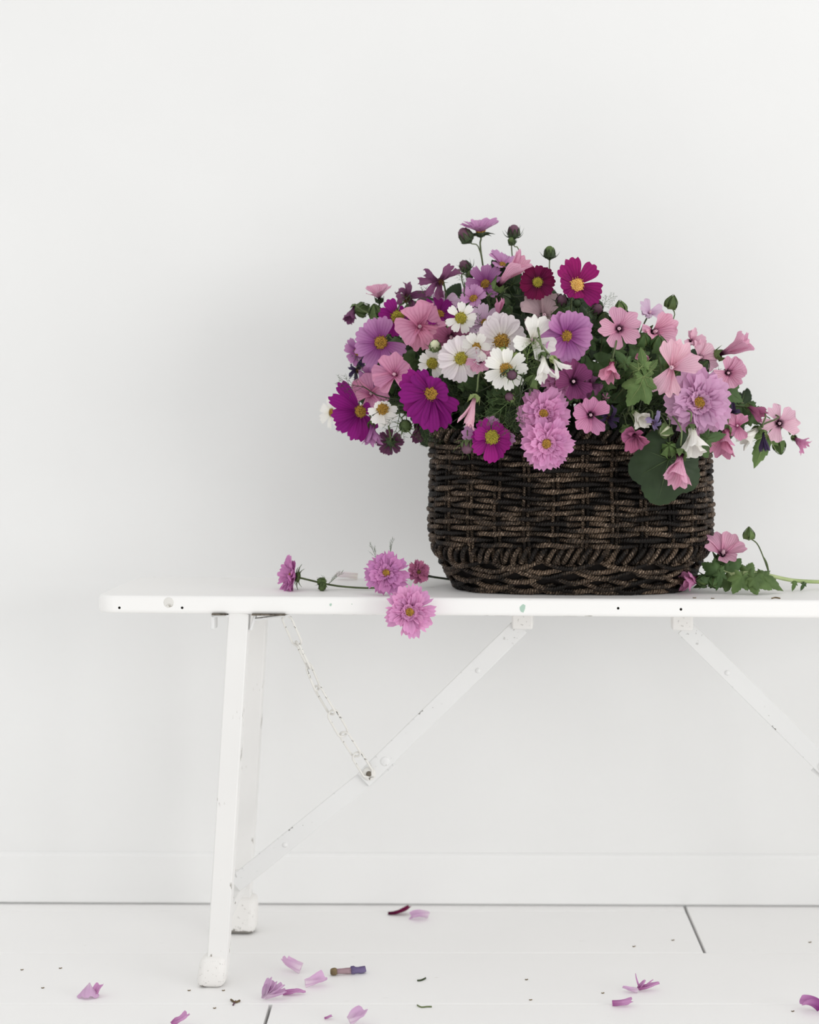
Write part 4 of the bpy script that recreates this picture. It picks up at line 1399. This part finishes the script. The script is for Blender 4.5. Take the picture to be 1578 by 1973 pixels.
# upright-facing double cosmos with a withered side head
s2 = sprig('double_cosmos_sprig', 'pink double cosmos propped face forward on the bench with a withered side flower', P(745, 1146, 2.345))
flower('dbl', 'benchpink', 745, 1105, 0, 44, -.05, .22, '', root=s2, depth=2.325, holder=head_holder(s2, 'flower_head', G['calyx']), dm='gold')
flower('dbl', 'deeprose', 806, 1102, 0, 24, .2, .1, '', root=s2, depth=2.35, holder=head_holder(s2, 'withered_head', G['calyxdark']), th=(60, 110), dm='brown', wid=.8)
add_stem(s2, s2.matrix_world, [P(748, 1108, 2.335), P(775, 1108, 2.385), P(820, 1110, 2.43), P(872, 1117, 2.465)], .0014, G['stemdark'])
add_stem(s2, s2.matrix_world, [P(806, 1103, 2.372), P(815, 1106, 2.39), P(835, 1111, 2.44)], .0009, G['stemdark'])
for q, (x, y, a) in enumerate(((725, 1075, 115), (752, 1068, 80))):
    mbf = link('fronds', feather_mesh(q, 'feather'), s2)
    mbf.matrix_local = s2.matrix_world.inverted() @ Matrix.Translation(P(x, y, 2.37)) @ Matrix.Rotation(math.radians(-a), 4, 'Y') @ Matrix.Scale(.3, 4)
# one hanging over the edge
s3 = sprig('double_cosmos_sprig', 'pale pink double cosmos hanging over the front edge of the bench', P(790, 1151, 2.29))
flower('dbl', 'dblpink', 789, 1178, 0, 51, .05, .0, '', root=s3, depth=2.276, holder=head_holder(s3, 'flower_head', G['calyx']), dm='gold')
add_stem(s3, s3.matrix_world, [P(789, 1178, 2.286), P(785, 1152, 2.292), P(778, 1144, 2.33), P(790, 1135, 2.375)], .0012, G['stemdark'])

# mallow sprig on the other side of the basket
s4 = sprig('mallow_sprig', 'pink mallow sprig with green leaves and a lone bud lying beside the basket', P(1440, 1142, 2.352))
def calyx_holder(root, name, green, sc=1.0):
    def h(m, R):
        mb = MB()
        mb.lathe([(R * .07, -R * .40), (R * .2, -R * .30), (R * .26, -R * .1), (R * .2, R * .02)], 10)
        for k in range(5):
            a = k / 5 * 6.283 + .3
            def fn(uu, v, a=a):
                u = uu * 2 - 1
                q = R * (.22 + .26 * v); zz = R * (-.2 + .42 * v); wdt = R * .22 * (1 - v) ** .8
                return (Vector((q * math.cos(a) - u * wdt * math.sin(a), q * math.sin(a) + u * wdt * math.cos(a), zz)), (uu, v))
            mb.grid(4, 4, fn)
        o = mb.build(name, G[green], root)
        o.matrix_local = root.matrix_world.inverted() @ m
        return o
    return h
flower('lav', 'pink', 1392, 1079, 0, 46, .05, .80, '', root=s4, depth=2.352, holder=calyx_holder(s4, 'flower_head', 'leafmid'), th=(42, 76), A=[175, 110, 60, 0, 280], w=.5)
flower('lavc', 'mallow', 1349, 1124, 0, 42, -.95, .05, '', root=s4, depth=2.345, holder=calyx_holder(s4, 'folded_flower', 'leafmid'), w=.5, th=(16, 38))
bud('lav', 1443, 1034, 0, 11.5, -.05, .95, '', depth=2.352, holder=calyx_holder(s4, 'bud', 'calyx'), green='calyx')
bud('lav', 1354, 1125, 0, 13, -.9, .1, '', depth=2.342, holder=calyx_holder(s4, 'bud', 'leafmid'), green='leafmid')
bud('lav', 1374, 1129, 0, 12, -.2, -.3, '', depth=2.34, holder=calyx_holder(s4, 'bud', 'leafmid'), green='leafmid')
add_stem(s4, s4.matrix_world, [P(1385, 1128, 2.352), P(1412, 1112, 2.352), P(1445, 1110, 2.356), P(1480, 1114, 2.36), P(1530, 1124, 2.372), P(1600, 1127, 2.392), P(1680, 1126, 2.41)], .0023, G['stemlight'], 30)
add_stem(s4, s4.matrix_world, [P(1482, 1112, 2.36), P(1473, 1085, 2.356), P(1460, 1055, 2.354), P(1446, 1043, 2.352)], .0008, G['stem'], 16)
add_stem(s4, s4.matrix_world, [P(1482, 1112, 2.36), P(1478, 1092, 2.358), P(1472, 1080, 2.358)], .0008, G['stem'], 8)
add_stem(s4, s4.matrix_world, [P(1442, 1111, 2.356), P(1420, 1124, 2.35), P(1395, 1130, 2.348)], .0017, G['stemlight'], 10)
add_stem(s4, s4.matrix_world, [P(1412, 1112, 2.352), P(1392, 1104, 2.354), P(1388, 1088, 2.354)], .0012, G['stemlight'], 10)
add_stem(s4, s4.matrix_world, [P(1390, 1126, 2.35), P(1370, 1125, 2.346), P(1352, 1127, 2.345)], .0010, G['stem'], 10)
def blade_holder(m, R):
    o = link('leaf', leaf_mesh(R, blade_holder.kind, SEED[0] + 5, G[blade_holder.green]), s4)
    o.matrix_local = s4.matrix_world.inverted() @ m
    return o
def sprig_leaf(kind, px, py, d, r, fx, fz, roll, green):
    f = facing(fx, fz); m = frame(P(px, py, d), f, roll)
    SEED[0] += 1
    blade_holder.kind = kind; blade_holder.green = green
    blade_holder(m, r * d / F)
sprig_leaf('palm', 1380, 1108, 2.345, 36, -.3, .2, 150, 'leafmid')
sprig_leaf('palm', 1400, 1108, 2.358, 44, .1, .3, 40, 'leafmid')
sprig_leaf('point', 1388, 1112, 2.335, 34, -.2, .1, 255, 'leafmid')
sprig_leaf('palm', 1405, 1122, 2.345, 34, 0, .5, 200, 'leaf')
sprig_leaf('palm', 1440, 1112, 2.362, 34, .1, .55, 60, 'leaf')
sprig_leaf('palm', 1448, 1118, 2.330, 46, .1, .60, 330, 'leaf')
sprig_leaf('palm', 1430, 1116, 2.330, 38, -.1, .45, 240, 'leaf')
sprig_leaf('point', 1470, 1114, 2.335, 52, .25, .45, 325, 'leaf')
sprig_leaf('palm', 1452, 1120, 2.322, 24, -.1, .3, 290, 'leaf')
sprig_leaf('point', 1532, 1128, 2.368, 18, .1, .2, 250, 'leaf')
sprig_leaf('point', 1550, 1130, 2.370, 16, .1, .2, 240, 'bit' if False else 'leafmid')

s4.location.z += .0035

# ------------------------------------------------------------------ fallen petals and bits
def fallen(name, label, px, py, zrot, L, W, th, sch, kind='cos', curl=.8, nz=.12, group=None, surf=0.0, cat='petal', tilt=0, extra=()):
    """px,py = where the petal's middle touches the surface; L in metres"""
    SEED[0] += 1
    d = (CAMZ - surf) * F / (py - VY)
    c = P(px, py, d)
    me = petal_mesh(L, W, th[0], th[1], kind, SEED[0] * 10, PM[sch], 0, curl, nz, 10, 10)
    mid = sum((v.co for v in me.vertices), Vector()) / len(me.vertices)
    R_ = Matrix.Rotation(math.radians(zrot), 4, 'Z') @ Matrix.Rotation(math.radians(tilt), 4, 'X')
    for v in me.vertices: v.co = R_ @ (v.co - mid)
    zs = min(v.co.z for v in me.vertices)
    for v in me.vertices: v.co.z -= zs - .0002
    o = link(name, me)
    o.location = (c.x, c.y, surf)
    tag(o, label, cat, group)
    return o
fp = fallen
fp('fallen_petal', 'dark wine petal with a raised tip lying near the wall', 770, 1762, 8, .036, .0075, (98, 42), 'crimson', curl=.5, nz=.08)
fp('fallen_petal', 'pale lilac petal beside the dark wine one', 808, 1771, 200, .026, .009, (70, 95), 'fallen', curl=1.0)
fp('fallen_petal', 'ribbed lilac petal standing like a little shell near the front floor seam', 170, 1922, 270, .024, .0135, (95, 150), 'fallen', curl=-.9, nz=.04)
fp('fallen_petal', 'curled mauve scrap beside the ribbed shell-like petal', 189, 1920, 60, .016, .006, (20, 55), 'lavender', curl=1.2)
fp('fallen_petal', 'folded lilac petal beside the shrivelled violet flower tube', 562, 1874, 160, .029, .009, (72, 50), 'fallen', curl=1.5, tilt=12)
fp('fallen_petal', 'notched lilac petal lying between petal fan and violet tube', 608, 1901, 28, .028, .008, (80, 62), 'fallen', curl=1.3, tilt=8)
fan = empty('petal_fan', (floorx(512, 1928), CAMZ * F / (1928 - VY), .0), label='fan of joined pale lilac petals lying on the floor seam', cat='petal')
for a, L, e in ((78, .026, 25), (58, .024, 45), (30, .028, 62), (12, .026, 78), (100, .018, 30)):
    SEED[0] += 1
    me = petal_mesh(L, .0065, e, e - 12, 'cos', SEED[0] * 10, PM['fallen'], 0, .9, .08)
    o = link('petal', me, fan); o.rotation_euler = (0, 0, math.radians(a * .55)); o.location = (0, 0, .0012)
fp('fallen_petal', 'pointed lilac petal at the edge of the petal fan', 567, 1917, 5, .028, .005, (88, 76), 'lavender', kind='pnt', curl=1.0)
fp('fallen_petal', 'tiny lilac petal scrap nearest the short floor joint', 633, 1964, 10, .010, .003, (80, 60), 'lavender')
fp('fallen_petal', 'ribbed lilac petal between floor joint and tiny scrap', 689, 1975, 35, .024, .010, (60, 40), 'fallen', curl=1.2, tilt=10)
fp('fallen_petal', 'mauve crumpled petal in front of the worn bench foot', 347, 1978, 20, .022, .008, (60, 50), 'lavender', nz=.2)
fp('fallen_petal', 'pale translucent lilac petal beside the petal with an upright spike', 1214, 1913, 170, .019, .0055, (80, 70), 'fallen', kind='pnt', curl=.9)
fan2 = empty('petal_fan', (floorx(1232, 1910), CAMZ * F / (1910 - VY), .0), label='small cluster of lilac petals with one upright spike', cat='petal')
for a, L, e, wv in ((100, .020, 22, .0014), (30, .014, 40, .004), (8, .025, 78, .005), (16, .022, 60, .0018)):
    SEED[0] += 1
    me = petal_mesh(L, wv, e, e - 8, 'pnt', SEED[0] * 10, PM['lavender'], 0, .9, .06)
    o = link('petal', me, fan2); o.rotation_euler = (0, 0, math.radians(a * .5 + (90 if a == 100 else 0))); o.location = (0, 0, .001)
fp('fallen_petal', 'folded lilac petal on the floor seam near the spiked cluster', 1200, 1940, 350, .026, .0055, (84, 74), 'lavender', curl=1.2, tilt=-8)
fp('fallen_petal', 'rounded mauve petal curled like a small cup', 1563, 1950, 190, .023, .011, (40, 95), 'mauve', curl=1.2, nz=.06, kind='lav')
fp('fallen_petal', 'pale dusty pink petal lying on the bench behind the sprigs', 667, 1117, 190, .030, .010, (84, 74), 'blush', surf=TOPZ, curl=.8)
def tube_bit():
    y = CAMZ * F / (1880 - VY)
    a = Vector((floorx(637, 1880), y, .0045)); b = Vector((floorx(704, 1880), y + .010, .0048))
    root = empty('withered_flower_tube', a, label='shrivelled violet rolled flower with a dry stub on the floor', cat='flower')
    mb = MB()
    pts = [(b - a) * t + Vector((0, .0012 * math.sin(t * 9), .0008 * math.sin(t * 13))) for t in [i / 14 for i in range(8, 15)]]
    mb.tube(pts, lambda t: .0040 + .0006 * math.sin(t * 11), 9, lobes=4, lobe_amp=.2, twist=300)
    mb.build('rolled_petals', PM['driedlav'], root)
    mb = MB()
    mb.tube([(b - a) * t for t in (.14, .3, .45, .6)], lambda t: .0030 + .0009 * t, 8, lobes=3, lobe_amp=.15, twist=200)
    mb.build('petal_neck', PM['greypink'], root)
    mb = MB(); mb.tube([(b - a) * t for t in (0, .06, .12, .17)], lambda t: .0034 + .001 * math.sin(3 * t), 8, lobes=5, lobe_amp=.15)
    mb.build('dry_calyx', G['bit'], root)
tube_bit()
def twig(label, pts, r, mat='stemdark', name='twig_scrap', surf=0, group=None, cat='plant scrap'):
    w_ = []
    for (px, py) in pts:
        d = (CAMZ - surf) * F / (py - VY)
        w_.append(P(px, py, d) + Vector((0, 0, r)))
    o0 = w_[0].copy()
    mb = MB(); mb.tube([q - o0 for q in bez(w_, 8)], r, 5)
    o = mb.build(name, G[mat], None); o.location = o0
    tag(o, label, cat, group)
twig('short curved green stem scrap lying in the middle of a floor board', [(804, 1891), (812, 1890), (820, 1886)], .0011)
twig('bent green stem scrap lying just in front of the floor seam', [(804, 1938), (812, 1942), (822, 1941), (832, 1941)], .0009, 'stem')
twig('dry brown calyx crumb on the floor seam beside the worn foot', [(445, 1928), (453, 1933), (462, 1930)], .0013, 'bit')
twig('reddish crumb crossing the dry brown one', [(449, 1938), (454, 1930)], .0009, 'budplum')
twig('small curved dry flake on top of the bench near its front edge', [(1487, 1154), (1494, 1152.5), (1503, 1154)], .0008, 'bit', surf=TOPZ - .002 if False else TOPZ)
for (px, py) in ((1014, 1888), (1161, 1914), (1022, 1927), (42, 1869), (82, 1904), (116, 1866), (1560, 1816), (430, 1909), (1296, 1812), (1527, 1949), (1221, 1824), (413, 1943), (364, 1909)):
    twig('tiny dark crumb scattered on the white floor boards', [(px - 2, py), (px, py + .6), (px + 3, py - .4)], .0006, 'bit', 'crumb', 0, 'crumbs on the floor', 'crumb')
for (px, py) in ((1338, 1152.5), (1373, 1153.5)):
    twig('tiny brown crumb on the bench in front of the mallow sprig', [(px - 3, py), (px, py + .3), (px + 3, py)], .0005, 'bit', 'crumb', TOPZ, 'crumbs on the bench', 'crumb')
